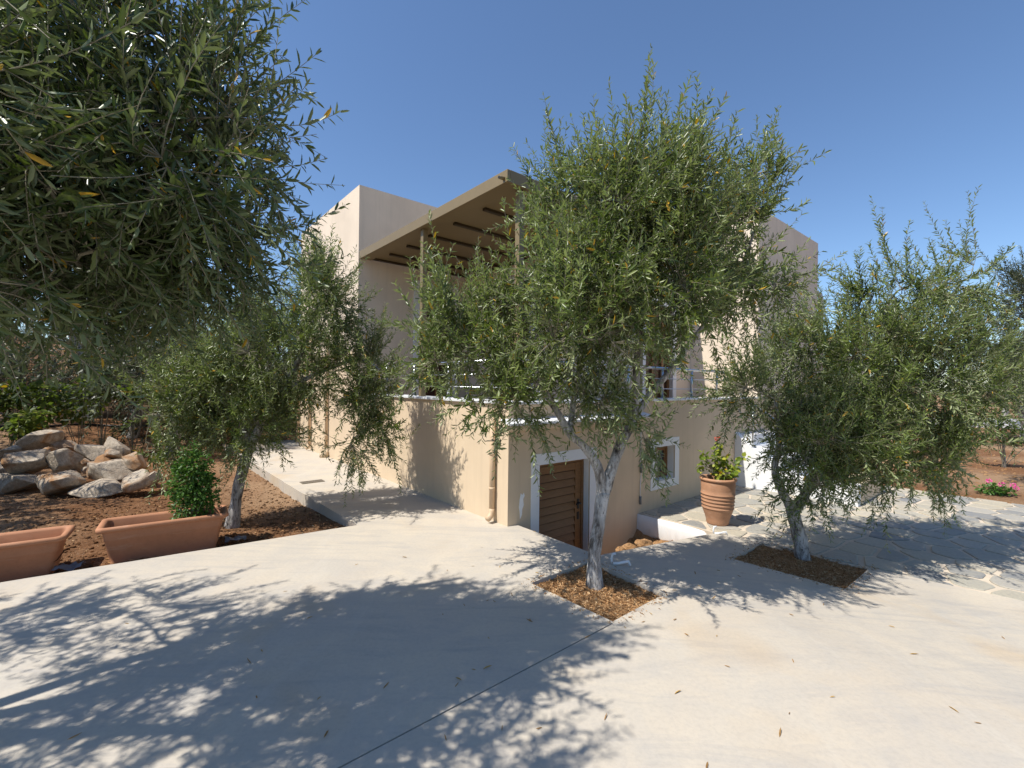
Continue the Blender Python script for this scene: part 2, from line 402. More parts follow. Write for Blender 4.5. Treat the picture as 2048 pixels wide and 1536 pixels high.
# ------------------------------------------------------------------ patio of flagstones
mb = MB(); mb.prism([W(*p)[:2] for p in [(2.52, .03), (8.22, .03), (8.75, -9), (edge_r(-9)-.02, -9), (2.66, -2.71), (2.535, -1.7)]], PATIO-.4, PATIO-.012)
patio = tag(mb.build('patio', M['mortar']), 'crazy paved patio of grey and tan flagstones in pale mortar', 'patio', kind='structure')
bound = [(2.575, -.015), (8.18, -.015), (8.50, -5.6), (edge_r(-5.6)+.01, -5.6), (2.70, -2.71), (2.575, -1.7)]
seeds = []
rr = np.random.RandomState(11)
tries = 0
while tries < 14000 and len(seeds) < 420:
    tries += 1
    p = np.array([rr.uniform(2.5, 8.6), rr.uniform(-5.6, .1)])
    md = rr.choice([.27, .34, .42, .52], p=[.2, .35, .3, .15])
    if all(abs(p[0]-q[0])*.85 > md*.9 or abs(p[1]-q[1]) > md*.9 or np.hypot((p[0]-q[0])*.85, p[1]-q[1]) > md for q in seeds): seeds.append(p)
S = np.array(seeds)
def clip(poly, n, c):                                   # keep n.x <= c
    out = []
    for i in range(len(poly)):
        a, b = poly[i], poly[(i+1) % len(poly)]; da, db = n@a-c, n@b-c
        if da <= 0: out.append(a)
        if da*db < 0: out.append(a+(b-a)*(da/(da-db)))
    return out
nstone = 0
for i, s in enumerate(S):
    poly = [np.array(p) for p in bound]
    # poly is clockwise or not, irrelevant for clipping
    for j in np.argsort(((S-s)**2).sum(1))[1:22]:
        n = S[j]-s; d = np.linalg.norm(n); n = n/d
        off = d/2 - rr.uniform(.014, .032)
        poly = clip(poly, n, n@s+off)
        if len(poly) < 3: break
    if len(poly) < 3: continue
    q = []
    for k in range(len(poly)):                          # knock the corners off
        a, b, c = poly[k-1], poly[k], poly[(k+1) % len(poly)]
        for other in (a, c):
            w = min(.5, rr.uniform(.012, .045)/(np.linalg.norm(other-b)+1e-6)); q.append(b+(other-b)*min(w, .4))
    A = .5*sum(q[k-1][0]*q[k][1]-q[k][0]*q[k-1][1] for k in range(len(q)))
    if abs(A) < .008: continue
    if A < 0: q = q[::-1]
    cen = sum(q)/len(q); n = len(q)
    z1 = PATIO + rr.uniform(-.003, .004)
    vv = [W(*p, PATIO-.02) for p in q] + [W(*p, z1-.006) for p in q] + [W(*(cen+(p-cen)*(1-.010/np.linalg.norm(p-cen))), z1) for p in q]
    mb = MB(); mb.add([x-W(*cen, 0) for x in vv], [(k, (k+1) % n, n+(k+1) % n, n+k) for k in range(n)] + [(n+k, n+(k+1) % n, 2*n+(k+1) % n, 2*n+k) for k in range(n)] + [tuple(2*n+k for k in range(n))])
    o = mb.build('flagstone', M['stone'], patio, loc=tuple(W(*cen, 0))); nstone += 1

# ------------------------------------------------------------------ light well in front of the low door
rw = np.linspace(.10, 2.56, 50); lw = np.linspace(-1.17, .02, 30); V = []
for l in lw:
    for r in rw:
        z = -1.5 + .80*float(smooth(1.2, 2.25, r)) + .16*float(smooth(2.1, 2.5, r)) + .35*float(smooth(-.4, -1.1, l))*float(smooth(.6, 1.6, r))
        q = Vector((r*3, l*3, 8)); z += .10*noise.noise(q)+.06*noise.noise(q*3)+.03*noise.noise(q*7); z = min(z, -.50-.12*float(smooth(-.75, -1.1, l)))
        V.append(W(r + .05*noise.noise(q*2), l, z))
n = len(rw)
o = link('light_well_earth', raw_mesh('light_well_earth', V, [(j*n+i, j*n+i+1, (j+1)*n+i+1, (j+1)*n+i) for j in range(len(lw)-1) for i in range(n-1)], M['pitsoil'], smoothed=True))
tag(o, 'raw orange earth bank in the sunken doorway pit', 'ground', kind='structure')
# white plastered retaining wall with a ragged lower edge
V, Fq = [], []; n = 40
for k in range(n+1):
    l = -.002 + (-1.17)*k/n
    zb = -.565 - .03*noise.noise(Vector((l*6, 1, 2))) - .05*noise.noise(Vector((l*17, 4, 2))) - .03*abs(noise.noise(Vector((l*40, 4, 2))))
    zt = PATIO-.014 + .004*noise.noise(Vector((l*5, 7, 7))); bul = .012*noise.noise(Vector((l*3, 0, 0)))
    for (dr, z) in ((0, zt), (-.012, zt-.012), (-.018+bul, zt-.10), (-.02+bul, zb+.03), (-.006, zb), (.05, zb)): V.append(W(2.49+.06*k/n+dr, l, z))
m = 6
Fq = [(k*m+i, k*m+i+1, (k+1)*m+i+1, (k+1)*m+i) for k in range(n) for i in range(m-1)]
o = link('retaining_wall', raw_mesh('retaining_wall', V, Fq, M['white'], smoothed=True)); tag(o, 'low white plastered retaining wall edging the flagstone patio above the pit', 'wall')
for k, (x, y, d, s) in enumerate([(1258, 1098, 5.15, .075), (1288, 1090, 5.3, .085), (1240, 1100, 5.1, .045)]):
    bm = bmesh.new(); bmesh.ops.create_icosphere(bm, subdivisions=3, radius=1)
    for v in bm.verts:
        q = v.co.copy(); v.co *= 1+.35*noise.noise(q*1.3+Vector((k*5, 2, 3)))+.12*noise.noise(q*4)
        v.co = Vector((v.co.x*s*1.2, v.co.y*s, v.co.z*s*.8))
    me = bpy.data.meshes.new('rubble_stone'); bm.to_mesh(me); bm.free(); me.materials.append(M['pitsoil'])
    o = link('rubble_stone', me, loc=tuple(at(x, y, d))); tag(o, ['pale lump of rubble left in the doorway pit, nearer the trunk', 'larger sunlit rubble lump in the doorway pit below the white wall', 'smallest dark rubble lump at the pit edge beside the trunk'][k], 'stone', 'rubble in the pit')

# ------------------------------------------------------------------ the house
house = empty('house', tuple(C0), YAW)
tag(house, 'beige rendered two storey house with flat roofs, terrace and brown metal pergola', 'house')
def part(name, mat, parent=house, boxes=(), bevel=0, smoothed=False):
    mb = MB()
    for a, b in boxes: mb.box(a, b)
    return mb.build(name, mat, parent, smoothed, bevel)
def holed(r0, r1, z0, z1, l0, l1, holes, along='r'):
    """boxes of a wall slab spanning r (or l) with rectangular openings"""
    rs_ = sorted({r0, r1, *[h[0] for h in holes], *[h[1] for h in holes]}); out = []
    for a, b in zip(rs_[:-1], rs_[1:]):
        zs = [(z0, z1)]
        for h in holes:
            if h[0] <= a and h[1] >= b: zs = [s for z in zs for s in ((z[0], min(z[1], h[2])), (max(z[0], h[3]), z[1])) if s[1]-s[0] > 1e-4]
        for za, zb in zs:
            out.append(((a, l0, za), (b, l1, zb)) if along == 'r' else ((l0, a, za), (l1, b, zb)))
    return out
TOP = 5.32
DR = (.484, 1.40, -1.45, .64)                          # low door opening
WN = (2.934, 3.488, .13, .658)                         # small window opening
LT = 0.0                                               # plane of the front wall
# ground storey: front wall with the low door and the small window, left flank
part('front_wall', M['wall'], boxes=holed(0, 10.25, -1.8, 1.37, 0, .3, [DR, WN]))
part('terrace_wall', M['wall'], boxes=[((0, .3, -1.8), (.3, 4.49, 1.37))])
part('flank_wall', M['wall'], boxes=[((0, 4.49, -1.0), (.3, 8.25, 2.2)), ((0.3, 8.0, -1.0), (6, 8.25, 2.2))])
part('terrace_floor', M['tile'], boxes=[((.3, .3, .95), (6.7, 4.6, 1.05))])
# upper storey
part('upper_wall', M['upper'], boxes=[((0, 4.49, 2.2), (2.454, 8.25, TOP)), ((.3, 4.49, .9), (2.454, 8.0, 2.2))])
part('upper_wall', M['upper'], boxes=[((2.454, 1.5, 1.0), (2.70, 4.6, 4.95))] + holed(2.70, 6.66, 1.0, 4.95, 1.5, 1.75, [(4.88, 5.92, 1.05, 3.3)]))
part('tower_wall', M['upper'], boxes=[((6.663, .02, 1.37), (10.254, 7.0, TOP))])
part('roof_slab', M['upper'], boxes=[((2.5, 1.75, 4.6), (6.66, 4.6, 4.8)), ((2.454, 4.6, 1.0), (6.66, 8.2, 4.95))])
# copings
part('coping', M['marble'], boxes=[((-.035, -.035, 1.372), (6.655, .33, 1.405))], bevel=.006)
part('coping', M['marble'], boxes=[((-.035, .335, 1.372), (.33, 4.488, 1.405))], bevel=.006)
ledge = MB(); ledge.add([(-.12, -.17, 1.145), (2.62, -.17, 1.145), (2.62, -.001, 1.188), (-.12, -.001, 1.188), (-.12, -.17, 1.172), (2.62, -.17, 1.172), (2.62, -.001, 1.215), (-.12, -.001, 1.215)],
             [(0,3,2,1),(4,5,6,7),(0,1,5,4),(1,2,6,5),(2,3,7,6),(3,0,4,7)])
ledge.build('marble_ledge', M['marble'], house, bevel=.005)
part('cornice', M['wall'], boxes=[((-.05, -.12, 1.075), (2.45, -.001, 1.144))], bevel=.03)
# white surrounds with their reveals
def surround(name, o4, w, lf, proud, depth, sill=True, bottom=True):
    a, b, z0, z1 = o4; bx = []
    y0, y1 = lf-proud, lf+.02
    bx += [((a-w, y0, z0-(w if bottom else 0)), (a-.001, y1, z1+w)), ((b+.001, y0, z0-(w if bottom else 0)), (b+w, y1, z1+w)), ((a-.001, y0, z1+.001), (b+.001, y1, z1+w))]
    if bottom: bx.append(((a-.001, y0, z0-w), (b+.001, y1, z0-.001)))
    bx += [((a-.001, y1, z0), (a+.006, lf+depth, z1)), ((b-.006, y1, z0), (b+.001, lf+depth, z1)), ((a+.006, y1, z1-.006), (b-.006, lf+depth, z1+.001))]
    if bottom: bx.append(((a+.006, y1, z0-.001), (b-.006, lf+depth, z0+.012)))
    return part(name, M['white'], boxes=bx)
door = part('low_door', M['dark'], boxes=[((DR[0]+.007, .13, DR[2]), (DR[1]-.007, .155, DR[3]-.007))]); door['label'] = 'brown louvred door set low in the wall'  # dark backing paints in the shade seen between the slats
s_ = surround('door_surround', DR, .135, 0, .006, .16, bottom=False)
dx0, dx1, dz1 = DR[0]+.008, DR[1]-.008, DR[3]-.008
fr = part('frame', M['wood'], door, [((dx0, .095, DR[2]), (dx0+.035, .128, dz1)), ((dx1-.045, .095, DR[2]), (dx1, .128, dz1)), ((dx0+.036, .095, dz1-.04), (dx1-.046, .128, dz1))], .004)
part('leaf_frame', M['wood'], door, [((dx0+.038, .105, DR[2]), (dx0+.05, .129, dz1-.045)), ((dx1-.16, .100, DR[2]), (dx1-.052, .129, dz1-.045)), ((dx0+.051, .100, dz1-.14), (dx1-.162, .129, dz1-.045))], .003)
sl = MB(); sl.add([(dx0+.051, .092, 0), (dx1-.165, .092, 0), (dx1-.165, .120, .086), (dx0+.051, .120, .086), (dx0+.051, .110, 0), (dx1-.165, .110, 0), (dx1-.165, .1285, .080), (dx0+.051, .1285, .080)],
                  [(0,1,2,3), (0,4,5,1), (4,7,6,5), (3,2,6,7), (0,3,7,4), (1,5,6,2)])
slm = sl.mesh('slat', M['wood'])
z = dz1-.24; 
while z > DR[2]+.05: link('slat', slm, door, (0, 0, z)); z -= .102
hp = part('lock_plate', M['black'], door, [((dx1-.125, .090, -.03), (dx1-.085, .099, .10))], .004); hp2 = part('lock_plate', M['black'], door, [((dx1-.125, .090, -.17), (dx1-.085, .099, -.07))], .004)
hb = MB(); hb.tube([(dx1-.105, .09, .05), (dx1-.105, .05, .05), (dx1-.11, .043, .05), (dx1-.20, .043, .05)], .010, 8).build('handle', M['black'], door, True)
# small window
win = part('window', M['glass'], boxes=[((WN[0]+.05, LT+.15, WN[2]+.05), (WN[1]-.05, LT+.16, WN[3]-.05))]); win['label'] = 'small square window with brown frame and white surround'
surround('window_surround', WN, .125, LT, .006, .20)
a, b, z0, z1 = WN[0]+.007, WN[1]-.007, WN[2]+.014, WN[3]-.007
part('frame', M['wood'], win, [((a, LT+.125, z0), (a+.055, LT+.18, z1)), ((b-.055, LT+.125, z0), (b, LT+.18, z1)), ((a+.056, LT+.125, z1-.055), (b-.056, LT+.18, z1)), ((a+.056, LT+.125, z0), (b-.056, LT+.18, z0+.06))], .005)
part('sash', M['wood'], win, [((a+.057, LT+.135, z0+.062), (a+.085, LT+.17, z1-.057)), ((b-.085, LT+.135, z0+.062), (b-.057, LT+.17, z1-.057)), ((a+.086, LT+.135, z1-.085), (b-.086, LT+.17, z1-.057)), ((a+.086, LT+.135, z0+.062), (b-.086, LT+.17, z0+.09))], .004)
# tall openings on the terrace
def tall(label, box_glass, frames, white_boxes):
    w_ = part('terrace_door', M['dark'], boxes=[box_glass]); w_['label'] = label
    part('frame', M['wood'], w_, frames); part('surround', M['white'], w_, white_boxes); return w_
L4 = 4.49
tall('dark brown shuttered door beside the lamp under the pergola', ((1.29, L4-.012, 1.05), (2.08, L4-.002, 3.57)), [((1.66, L4-.03, 1.05), (1.71, L4-.013, 3.57)), ((1.29, L4-.03, 1.05), (1.34, L4-.013, 3.57)), ((2.03, L4-.03, 1.05), (2.08, L4-.013, 3.57))],
     [((1.155, L4-.04, 1.05), (1.289, L4-.001, 3.705)), ((2.081, L4-.04, 1.05), (2.21, L4-.001, 3.705)), ((1.29, L4-.04, 3.572), (2.08, L4-.001, 3.705))])
B = 2.454
tall('dark brown shuttered opening in the wall right of the pergola', ((B-.012, 2.35, 1.05), (B-.002, 3.42, 3.56)), [((B-.03, 2.86, 1.05), (B-.013, 2.91, 3.56)), ((B-.03, 3.37, 1.05), (B-.013, 3.42, 3.56))],
     [((B-.04, 3.421, 1.05), (B-.001, 3.55, 3.695)), ((B-.04, 2.22, 1.05), (B-.001, 2.349, 3.695)), ((B-.04, 2.35, 3.562), (B-.001, 3.42, 3.695))])
tall('dark brown glazed terrace door behind the steel railing', ((4.88, 1.62, 1.05), (5.92, 1.64, 3.3)), [((4.88, 1.58, 1.05), (4.95, 1.66, 3.3)), ((5.60, 1.58, 1.05), (5.68, 1.66, 3.3)), ((5.85, 1.58, 1.05), (5.92, 1.66, 3.3)), ((5.24, 1.58, 1.05), (5.30, 1.66, 3.3))],
     [((4.74, 1.49, 1.05), (4.879, 1.52, 3.44)), ((5.921, 1.49, 1.05), (6.06, 1.52, 3.44)), ((4.88, 1.49, 3.301), (5.92, 1.52, 3.44))])
# bulkhead lamp
lampb = MB(); lampb.lathe([(0, -.07), (.05, -.068), (.085, -.05), (.10, 0), (.085, .05), (.05, .068), (0, .07)], 24)
lo = lampb.build('wall_lamp', M['plastic'], house, True, loc=(1.79, L4-.03, 3.86)); lo.scale = (1, .6, 1.1)
# pergola
pg = part('pergola', M['pergola'], boxes=[((.05, .13, 4.0), (2.44, 4.44, 4.03))]); pg['label'] = 'olive brown metal pergola roof on slim posts'
part('fascia', M['pergola'], pg, [((0, .08, 3.918), (.045, 4.46, 4.06))], .004); part('fascia', M['pergola'], pg, [((.046, .08, 3.918), (2.9, .125, 4.062))], .004)
part('edge_beam', M['pergola'], pg, [((.046, .126, 3.922), (.22, 4.45, 3.985))], .003); part('edge_beam', M['pergola'], pg, [((.221, .126, 3.924), (2.8, .30, 3.986))], .003)
part('soffit', M['pergola'], pg, [((.221, .301, 3.975), (2.80, 4.44, 3.992))])
for l in (.98, 1.72, 2.46, 3.20, 3.88): part('rib', M['rib'], pg, [((.36, l, 3.940), (2.78, l+.065, 3.974))])
part('wall_rail', M['rib'], pg, [((.222, 4.40, 3.94), (2.45, 4.46, 3.974))]); part('wall_rail', M['rib'], pg, [((2.40, .5, 3.942), (2.452, 4.398, 3.974))])
part('post', M['pergola'], pg, [((.07, 2.15, 1.38), (.15, 2.23, 3.92))], .005); part('post', M['pergola'], pg, [((.25, .15, 1.20), (.33, .23, 3.92))], .005)
part('post', M['pergola'], pg, [((2.72, .15, 1.20), (2.80, .23, 3.92))], .005)
MB().tube([(0, .14, 3.965), (-.075, .14, 3.965)], .021, 14).build('drain_spout', M['pergola'], pg, True)
MB().tube([(-.0752, .14, 3.965), (-.0756, .14, 3.965)], .016, 14).build('drain_hole', M['black'], pg)
# railing
rail = MB().tube([(3.0, .14, 1.89), (5.35, .14, 1.89), (5.55, .16, 1.87), (5.62, .10, 1.80), (5.69, -.10, 1.42), (5.69, -1.35, .54)], .022, 10).build('railing', M['steel'], house, True); rail['label'] = 'brushed steel terrace and stair railing'
MB().tube([(.14, 4.40, 1.89), (.14, .14, 1.89), (2.99, .14, 1.89)], .022, 10).build('handrail', M['steel'], rail, True)
for dz in (.165, .33):
    MB().tube([(.14, 4.40, 1.89-dz), (.14, .14, 1.89-dz), (5.45, .14, 1.89-dz), (5.69, -.06, 1.46-dz), (5.69, -1.35, .54-dz)], .0075, 6).build('wire', M['steel'], rail, True)
pm = MB().tube([(0, 0, 1.404), (0, 0, 1.89)], .021, 10).tube([(0, 0, 1.406), (0, 0, 1.416)], .045, 12).mesh('post', M['steel'], True)
for r in (.58, 1.49, 2.41, 3.326, 4.242, 5.16): link('post', pm, rail, (r, .14, 0))
for l in (1.5, 2.5, 3.5): link('post', pm, rail, (.14, l, 0))
for l, zt in ((-.3, 1.27), (-.78, .94), (-1.25, .61)): MB().tube([(5.69, l, zt-.85), (5.69, l, zt)], .019, 10).build('post', M['steel'], rail, True)
# stair with white side wall
st = MB(); prof = [(-.002, -.30), (-.002, .74), (-.28, .50), (-.80, .09), (-1.0, .065), (-1.94, .065), (-1.94, -.30)]
n = len(prof); st.add([(5.62, p[0], p[1]) for p in prof]+[(5.77, p[0], p[1]) for p in prof], [tuple(range(n)), tuple(range(2*n-1, n-1, -1))]+[(i, n+i, n+(i+1) % n, (i+1) % n) for i in range(n)])
stair = st.build('stair', M['white'], house); stair['label'] = 'white stair wall climbing to the terrace behind the tree'
for k in range(6): part('step', M['marble'], stair, [((5.771, -.002-.26*(k+1), -.30), (7.0, -.002-.26*k, .90-.2*(k+1)))])
part('end_block', M['wall'], stair, [((5.771, -1.94, -.30), (7.18, -1.60, .06))])
# downpipes
def downpipe(l, z0, z1, mat, elbow):
    p = MB().tube([(-.045, l, z0+.10), (-.045, l, z1)], .032, 12).build('downpipe', mat, house, True)
    if elbow: MB().tube([(-.045, l, z0+.13), (-.047, l, z0+.09), (-.075, l-.01, z0+.045), (-.12, l-.02, z0+.02)], .035, 12).build('elbow', mat, p, True)
    for zc in (z0+.35, z0+.75, z0+1.5):
        if zc < z1-.1: MB().tube([(-.045, l, zc), (-.045, l, zc+.03)], .037, 12).build('bracket', mat, p, True)
    return p
downpipe(.235, .03, 1.30, M['pipe'], True); downpipe(6.06, .10, 2.6, M['pipe'], False); downpipe(7.25, .03, 2.6, M['pipe'], True); downpipe(8.18, .0, 2.6, M['pipe'], False)
o = MB().lathe([(0, 0), (.09, 0), (.10, .06), (.085, .13), (.05, .15), (.045, .10), (0, .10)], 18).build('pipe_foot', M['wall'], house, True, loc=(-.08, 6.06, .0))
p = MB().tube([(10.36, -.03, -.3), (10.36, -.03, 3.88), (10.36, .0, 4.02), (10.28, .10, 4.10)], .06, 12).build('downpipe', M['greypipe'], house, True)
# small canopy on the far side of the tower
aw = MB(); aw.add([(10.254, .2, 4.00), (11.3, .2, 3.86), (11.3, 2.2, 3.86), (10.254, 2.2, 4.00), (10.254, .2, 4.06), (11.3, .2, 3.90), (11.3, 2.2, 3.90), (10.254, 2.2, 4.06)], [(0,3,2,1),(4,5,6,7),(0,1,5,4),(1,2,6,5),(2,3,7,6),(3,0,4,7)])
aw = aw.build('side_canopy', M['rib'], house); MB().tube([(10.254, .25, 4.5), (11.2, .25, 3.91)], .012, 6).build('stay_rod', M['black'], aw)
# cable with two connectors on the terrace wall
cb = MB().tube([(2.53, -.012, 1.14), (2.53, -.012, .47), (2.54, -.02, .32), (2.525, -.016, .14), (2.53, -.012, -.14)], .007, 6).build('cable', M['plastic'], house, True)
MB().tube([(2.532, -.02, .468), (2.537, -.022, .319)], .021, 10).build('connector', M['grey'], cb, True); MB().tube([(2.527, -.018, -.03), (2.531, -.016, -.145)], .019, 10).build('connector', M['grey'], cb, True)
pp = [(0, 0), (.03, .05), (.035, .12), (.06, .17), (.05, .25), (.075, .29), (.06, .33), (.03, .30), (.01, .33), (-.01, .25), (-.02, .15), (-.005, .08)]
pm2 = MB(); n = len(pp); pm2.add([(.185+x*.9, -.0025, .05+z*.9) for x, z in pp]+[(.185+x*.9, .0, .05+z*.9) for x, z in pp], [tuple(range(n))]+[(i, n+i, n+(i+1) % n, (i+1) % n) for i in range(n)])
pm2.build('filler_patch', M['white'], house)

# drain grate
gr = empty('drain_grate', tuple(W(-1.02, 3.68, .0)), YAW); tag(gr, 'rectangular metal drain grate let into the walkway', 'drain')
MB().box((-.17, -.085, .002), (.17, -.07, .010)).box((-.17, .07, .002), (.17, .085, .010)).box((-.17, -.0695, .002), (-.155, .0695, .010)).box((.155, -.0695, .002), (.17, .0695, .010)).build('frame', M['grate'], gr)
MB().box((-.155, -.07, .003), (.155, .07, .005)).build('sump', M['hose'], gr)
bmesh_bar = MB().box((-.006, -.069, .0052), (.006, .069, .0095)).mesh('bar', M['grate'])
for k in range(13): link('bar', bmesh_bar, gr, (-.138+k*.023, 0, 0))

# ------------------------------------------------------------------ foliage builders
def unit(a): return a/(np.linalg.norm(a, axis=-1, keepdims=True)+1e-9)
def leaf_faces(P, D, N, Ln, Wd, fold=.25, curl=.12, simple=False):
    """leaves: base P, direction D, normal N -> V,F (quads)"""
    Sd = unit(np.cross(D, N)); N = unit(np.cross(Sd, D)); n = len(P)
    Ln = Ln[:, None]; Wd = Wd[:, None]
    tip = P + D*Ln - N*Ln*curl
    if simple:
        a = P + D*Ln*.45 + Sd*Wd; b = P + D*Ln*.45 - Sd*Wd
        V = np.stack([P, a, tip, b], 1).reshape(-1, 3); F = np.arange(4*n).reshape(n, 4); return V, F, 1
    a1 = P + D*Ln*.28 + Sd*Wd*.82 + N*Wd*fold; a2 = P + D*Ln*.68 + Sd*Wd*.80 + N*Wd*fold - N*Ln*curl*.35
    b1 = P + D*Ln*.28 - Sd*Wd*.82 + N*Wd*fold; b2 = P + D*Ln*.68 - Sd*Wd*.80 + N*Wd*fold - N*Ln*curl*.35
    V = np.stack([P, a1, a2, tip, b2, b1], 1).reshape(-1, 3); i = np.arange(n)*6
    F = np.stack([np.stack([i, i+1, i+2, i+3], 1), np.stack([i, i+3, i+4, i+5], 1)], 1).reshape(-1, 4)
    return V, F, 2
def strands(Pts, r0, r1, sides=3):
    """Pts (S,K,3) polylines -> tube mesh arrays"""
    S_, K = Pts.shape[:2]
    T = np.empty_like(Pts); T[:, 1:-1] = Pts[:, 2:]-Pts[:, :-2]; T[:, 0] = Pts[:, 1]-Pts[:, 0]; T[:, -1] = Pts[:, -1]-Pts[:, -2]; T = unit(T)
    ref = np.where(np.abs(T[..., 2:3]) < .9, np.array([0, 0, 1.0]), np.array([1.0, 0, 0]))
    U = unit(np.cross(T, ref)); Wv = np.cross(T, U)
    rad = (np.asarray(r0)[:, None]*(1-np.linspace(0, 1, K)) + np.asarray(r1)[:, None]*np.linspace(0, 1, K))[..., None]
    ring = [Pts + (U*math.cos(2*math.pi*k/sides)+Wv*math.sin(2*math.pi*k/sides))*rad for k in range(sides)]
    V = np.stack(ring, 2).reshape(-1, 3)
    s, k, q = np.meshgrid(np.arange(S_), np.arange(K-1), np.arange(sides), indexing='ij')
    a = (s*K+k)*sides+q; b = (s*K+k)*sides+(q+1) % sides
    F = np.stack([a, b, b+sides, a+sides], -1).reshape(-1, 4)
    return V, F
def bez(q, c, e, t):
    t = np.asarray(t)[..., None] if np.ndim(t) else t
    return (1-t)**2*q + 2*(1-t)*t*c + t*t*e
def olive(name, label, base, limbs, blobs, leaves, seed, group=None, leaf=.055, mat='leaf', spikes=0, simple=False, droop=.35, sides=14, cat='olive tree'):
    """limbs: list of (points, radii); blobs: (centre, (rx,ry,rz), weight)"""
    rg = np.random.RandomState(seed)
    root = empty(name, tuple(base)); tag(root, label, cat, group)
    b0 = np.array(base)
    tb = MB(); nodes = []
    for pts, rad in limbs:                              # resample the limbs so the bark can be rough
        pts = [np.array(p, float) for p in pts]; P = []; Rr = []
        for i in range(len(pts)-1):
            pm, pn = pts[max(i-1, 0)], pts[min(i+2, len(pts)-1)]
            for t in np.linspace(0, 1, 7)[:-1]:         # catmull-rom
                a, b = pts[i], pts[i+1]
                P.append(.5*((2*a)+(-pm+b)*t+(2*pm-5*a+4*b-pn)*t*t+(-pm+3*a-3*b+pn)*t**3)); Rr.append(rad[i]+(rad[i+1]-rad[i])*t)
        P.append(pts[-1]); Rr.append(rad[-1])
        tb.tube([p-b0 for p in P], Rr, sides, True, .28, seed)
        nodes += [p for p, r in zip(P, Rr)]
    tb.build('trunk', M['bark'], root, True)
    main = np.array([p for p, z in ((q, 0) for q in nodes) if p[2] > b0[2]+.35*(max(q[2] for q in nodes)-b0[2])])
    # boughs reaching into the blobs
    B_ = []; BR = []; allnodes = [main]
    vol = np.array([b[2]*np.prod(b[1])**.67 for b in blobs]); vol = vol/vol.sum()
    for (c, rad, w), share in zip(blobs, vol):
        c = np.array(c); rad = np.array(rad)
        for k in range(max(4, int(70*share))):
            u = unit(rg.normal(size=3)); tgt = c + u*rad*rg.uniform(.25, .8)
            src = np.concatenate(allnodes); d = np.linalg.norm(src-tgt, axis=1) + .35*np.maximum(0, src[:, 2]-tgt[2]); q = src[np.argmin(d + rg.uniform(0, .08, len(d)))]
            mid = (q+tgt)/2 + np.array([0, 0, .12])*np.linalg.norm(tgt-q) + rg.normal(size=3)*.05
            P = bez(q, mid, tgt, np.linspace(0, 1, 7)); P[1:-1] += rg.normal(size=(5, 3))*.012
            B_.append(P); L_ = np.linalg.norm(tgt-q); BR.append(.005+.011*min(1.2, L_)); allnodes.append(P[2:])
    V1, F1 = strands(np.array(B_), np.array(BR), np.full(len(B_), .0028), 5)
    nod = np.concatenate(allnodes)
    # leafy shoots
    nS = int(leaves/34)
    nC = max(8, nS//7); whC = rg.choice(len(blobs), nC, p=vol)
    ccC = np.array([b[0] for b in blobs])[whC]; radC = np.array([b[1] for b in blobs])[whC]
    uC = unit(rg.normal(size=(nC, 3))); kC = (.25+.75*rg.uniform(size=nC)**.55)
    cl = rg.randint(0, nC, nS)
    P0 = ccC[cl] + uC[cl]*radC[cl]*kC[cl][:, None]*.92 + rg.normal(size=(nS, 3))*np.minimum(.085*leaf/.055, radC[cl]*.33)
    u = unit(uC[cl] + rg.normal(size=(nS, 3))*.35); k = kC[cl][:, None]
    sc = leaf/.055
    Ls = rg.uniform(.16, .40, nS)*sc
    rel = u[:, 2]*k[:, 0]
    upb = np.where(rel > -.15, .70+.6*np.maximum(rel, 0), -droop*2.0*np.abs(rel))
    D = unit(u*.55 + np.stack([0*upb, 0*upb, upb], 1) + rg.normal(size=(nS, 3))*.42)
    top = np.where((rel > .45) & (rg.uniform(size=nS) < .35))[0] if spikes else []
    if spikes:
        Ls[top] = rg.uniform(.35, .35+spikes, len(top)); D[top] = unit(u[top]*.25 + np.array([0, 0, 1.0]) + rg.normal(size=(len(top), 3))*.14)
    near = np.array([nod[np.argmin(((nod-p)**2).sum(1))] for p in P0]); gap = np.linalg.norm(P0-near, axis=1, keepdims=True)
    Q = P0 + (near-P0)*np.minimum(1, .45/(gap+1e-6))
    E = P0 + D*Ls[:, None]; E[:, 2] -= np.where(rel < -.1, .10, .0)*Ls
    ts = np.linspace(0, 1, 6)
    SP = np.stack([bez(Q, P0, E, t) for t in ts], 1)
    V2, F2 = strands(SP, np.full(nS, .0030), np.full(nS, .0012), 3)
    F2 = F2+len(V1); 
    o = link('branches', raw_mesh('branches', np.concatenate([V1, V2])-b0, np.concatenate([F1, F2]), M['twig'], smoothed=True), root)
    # opposite leaves along every shoot
    seglen = np.linalg.norm(SP[:, 1:]-SP[:, :-1], axis=2).sum(1); npair = np.maximum(4, (seglen*.80/(.021*sc)).astype(int))
    npair = np.maximum(3, (npair*(leaves/2/npair.sum())).astype(int)) if npair.sum()*2 > leaves*1.6 else npair
    idx = np.repeat(np.arange(nS), npair); kk = np.concatenate([np.arange(n_) for n_ in npair])
    tt = .24+.76*(kk+.6*rg.uniform(size=len(kk)))/npair[idx]; tt = np.minimum(tt, 1.0)
    t1 = tt[:, None]; q, c, e = Q[idx], P0[idx], E[idx]
    pos = (1-t1)**2*q+2*(1-t1)*t1*c+t1*t1*e; tan = unit(2*(1-t1)*(c-q)+2*t1*(e-c)+1e-6)
    ref = unit(rg.normal(size=(nS, 3)))[idx]; Ua = unit(np.cross(tan, ref)); Va = np.cross(tan, Ua)
    PP, DD, NN, LL, TT = [], [], [], [], []
